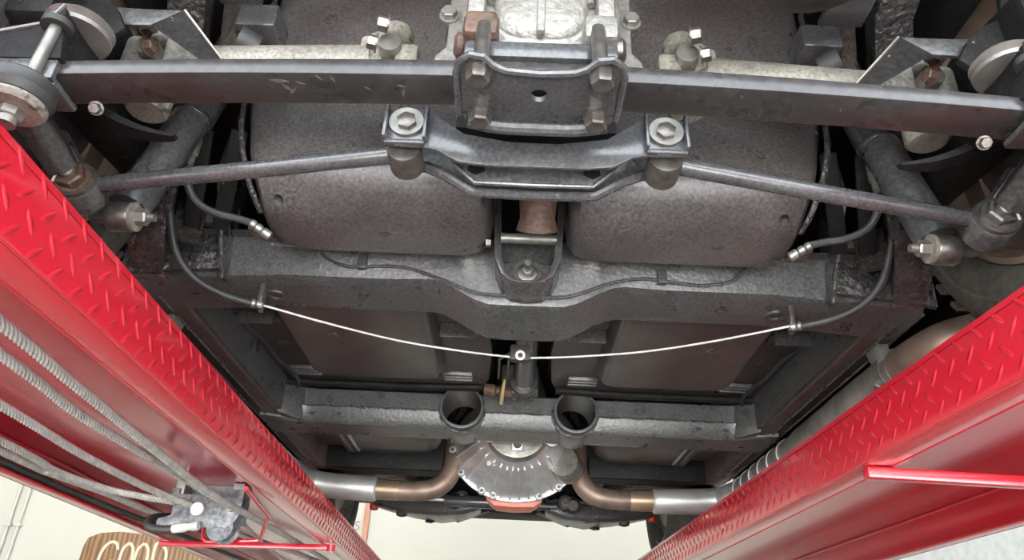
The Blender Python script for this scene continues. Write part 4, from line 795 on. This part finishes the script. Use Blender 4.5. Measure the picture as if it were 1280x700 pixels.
# ------------------------------------------------------------------ lines, hoses and cables
for s in (-1, 1):
    bh = tag(thing('brake_hose', 'x', 'hose', (s*0.5, 0.97, 1.69)), 'black flexible brake hose curving under the tub, ' + near(s), 'hose')
    MB(s).lathe([(0.004, 0), (0.008, 0), (0.008, 0.018), (0.006, 0.020), (0.0085, 0.022), (0.0085, 0.032), (0.006, 0.034), (0.007, 0.055), (0.004, 0.056)], (0.540, 0.95, 1.840), (0.02, 0, -1), 12).build('upper_fitting', 'zinc', bh)
    MB(s).tube([(0.540, 0.95, 1.790), (0.537, 0.955, 1.755), (0.520, 0.965, 1.728), (0.490, 0.975, 1.715), (0.455, 0.985, 1.712), (0.435, 0.99, 1.708)], 0.0062, 10, smooth=6).build('hose', 'rubber', bh)
    MB(s).lathe([(0.006, 0), (0.0075, 0.002), (0.0075, 0.008), (0.0055, 0.010), (0.0075, 0.012), (0.0075, 0.020), (0.0055, 0.022), (0.008, 0.024), (0.008, 0.036), (0.004, 0.038)], (0.440, 0.988, 1.709), (-0.75, 0.45, -0.35), 12).build('lower_fitting', 'zinc', bh)
    MB(s).bar((0.43, 1.0, 1.705), (0.44, 1.06, 1.72), 0.03, 0.003).build('hose_bracket', 'bolt', bh)
bl = thing('brake_line', 'thin dark steel brake line clipped along the rear cross-member', 'brake line', (0, 1.16, 1.66))
def yk(x): return 1.178 - 0.018*(1 - max(0, min(1, (abs(x)-0.05)/0.2)))
pts = [(-0.41, 1.02, 1.690), (-0.400, 1.10, 1.735), (-0.385, 1.165, 1.768), (-0.365, yk(0.36), 1.755), (-0.33, yk(0.33), 1.742), (-0.30, yk(0.3), 1.742), (-0.25, yk(0.25), 1.745), (-0.205, yk(0.2), 1.738), (-0.15, yk(0.15)-0.003, 1.715), (-0.09, yk(0.09)-0.004, 1.690), (-0.04, yk(0.04)-0.004, 1.684), (0.02, yk(0)-0.004, 1.683), (0.08, yk(0.08)-0.004, 1.690), (0.15, yk(0.15)-0.003, 1.722), (0.21, yk(0.2), 1.738), (0.27, yk(0.27), 1.735), (0.32, yk(0.3), 1.732), (0.37, 1.172, 1.740), (0.39, 1.15, 1.752), (0.405, 1.09, 1.735), (0.412, 1.03, 1.698)]
MB().tube(pts, 0.0028, 8, smooth=6).build('pipe', 'satin', bl)
for x, z in ((-0.300, 1.745), (0.245, 1.739)):
    MB().box(x-0.008, x+0.008, yk(x)-0.006, yk(x)+0.005, z-0.008, z+0.020).build('clip', 'black', bl, bevel=0.001)
pc = thing('parking_brake_cable', 'pale bare parking brake cable strung across below the rear cross-member', 'cable', (0, 1.27, 1.64))
MB().tube([(-0.470, 1.196, 1.664), (-0.36, 1.255, 1.659), (-0.24, 1.318, 1.658), (-0.12, 1.362, 1.660), (-0.03, 1.388, 1.663), (0.0, 1.392, 1.664)], 0.0023, 8, smooth=6).build('cable_half', 'cable', pc)
MB().tube([(0.0, 1.392, 1.664), (0.03, 1.388, 1.663), (0.12, 1.362, 1.660), (0.24, 1.318, 1.658), (0.36, 1.255, 1.659), (0.470, 1.192, 1.664)], 0.0023, 8, smooth=6).build('cable_half', 'cable', pc)
eqm = MB().box(-0.026, 0.016, 1.382, 1.402, 1.655, 1.690).build('equaliser', 'rubber', pc, bevel=0.005)
MB().ring((-0.005, 1.381, 1.664), (0, -1, -0.3), 0.010, 0.005, 0.005, 16).build('cable_eye', 'bolt', eqm)
for dx in (-0.022, 0.0):
    MB().tube([(-0.012+dx*0.3, 1.40, 1.68), (-0.030+dx, 1.62, 1.75), (-0.034+dx, 1.80, 1.77)], 0.003, 8).build('pull_rod', 'bolt', pc)
for s in (-1, 1):
    MB(s).tube([(0.625, 1.05, 1.835), (0.622, 1.085, 1.775), (0.610, 1.115, 1.722), (0.585, 1.140, 1.690), (0.548, 1.160, 1.672), (0.510, 1.178, 1.665), (0.488, 1.190, 1.664)], 0.0068, 12, smooth=6).build('cable_sheath', 'rubber', pc)
    MB(s).lathe([(0.004, 0), (0.009, 0.001), (0.009, 0.006), (0.006, 0.008), (0.0085, 0.010), (0.0085, 0.018), (0.005, 0.022)], (0.490, 1.188, 1.664), (-1, 0.5, 0), 14).build('sheath_ferrule', 'zinc', pc)
    MB(s).box(0.472, 0.480, 1.188, 1.210, 1.655, 1.705).build('cable_bracket', 'bolt', pc, bevel=0.001)

# ------------------------------------------------------------------ things at the tail of the car
mf = thing('muffler', 'black rounded can with pale disc hanging above the rear tub', 'muffler', (0.27, 0.5, 1.69))
MB().lathe([(0.005, 0.0), (0.045, 0.004), (0.075, 0.020), (0.088, 0.045), (0.088, 0.30), (0.05, 0.32)], (0.300, 0.535, 1.776), (0.0, 0.05, 1), 36).build('shell', 'rubber', mf)
MB().ring((0.312, 0.530, 1.7745), (0, 0, -1), 0.038, 0.030, 0.003, 30).build('disc_rim', 'satin', mf)
MB().lathe([(0.001, 0), (0.029, 0.0), (0.029, 0.003), (0.001, 0.004)], (0.312, 0.530, 1.7755), (0, 0, -1), 30).build('pale_disc', 'alu', mf)
for s in (-1, 1):
    fb = tag(thing('foil_insulation_pad', 'x', 'pad', (s*0.42, 0.72, 1.90)), 'crinkled dark insulation pad on a ledge above the half shaft, ' + near(s), 'pad')
    MB(s).box(0.395, 0.455, 0.70, 0.75, 1.925, 1.935).build('ledge', 'satin', fb, bevel=0.001)
    secs = []
    for i in range(9):
        x = 0.425 + 0.055*i/8
        secs.append([V(x, 0.70 + 0.006*mnoise.noise(V(i*1.3, j*0.9, s)), 1.945 + 0.045*j/6 - 0.02*i/8) for j in range(7)])
    MB(s).loft(secs, closed=False).build('crinkled_sheet', 'galv', fb, angle=10)
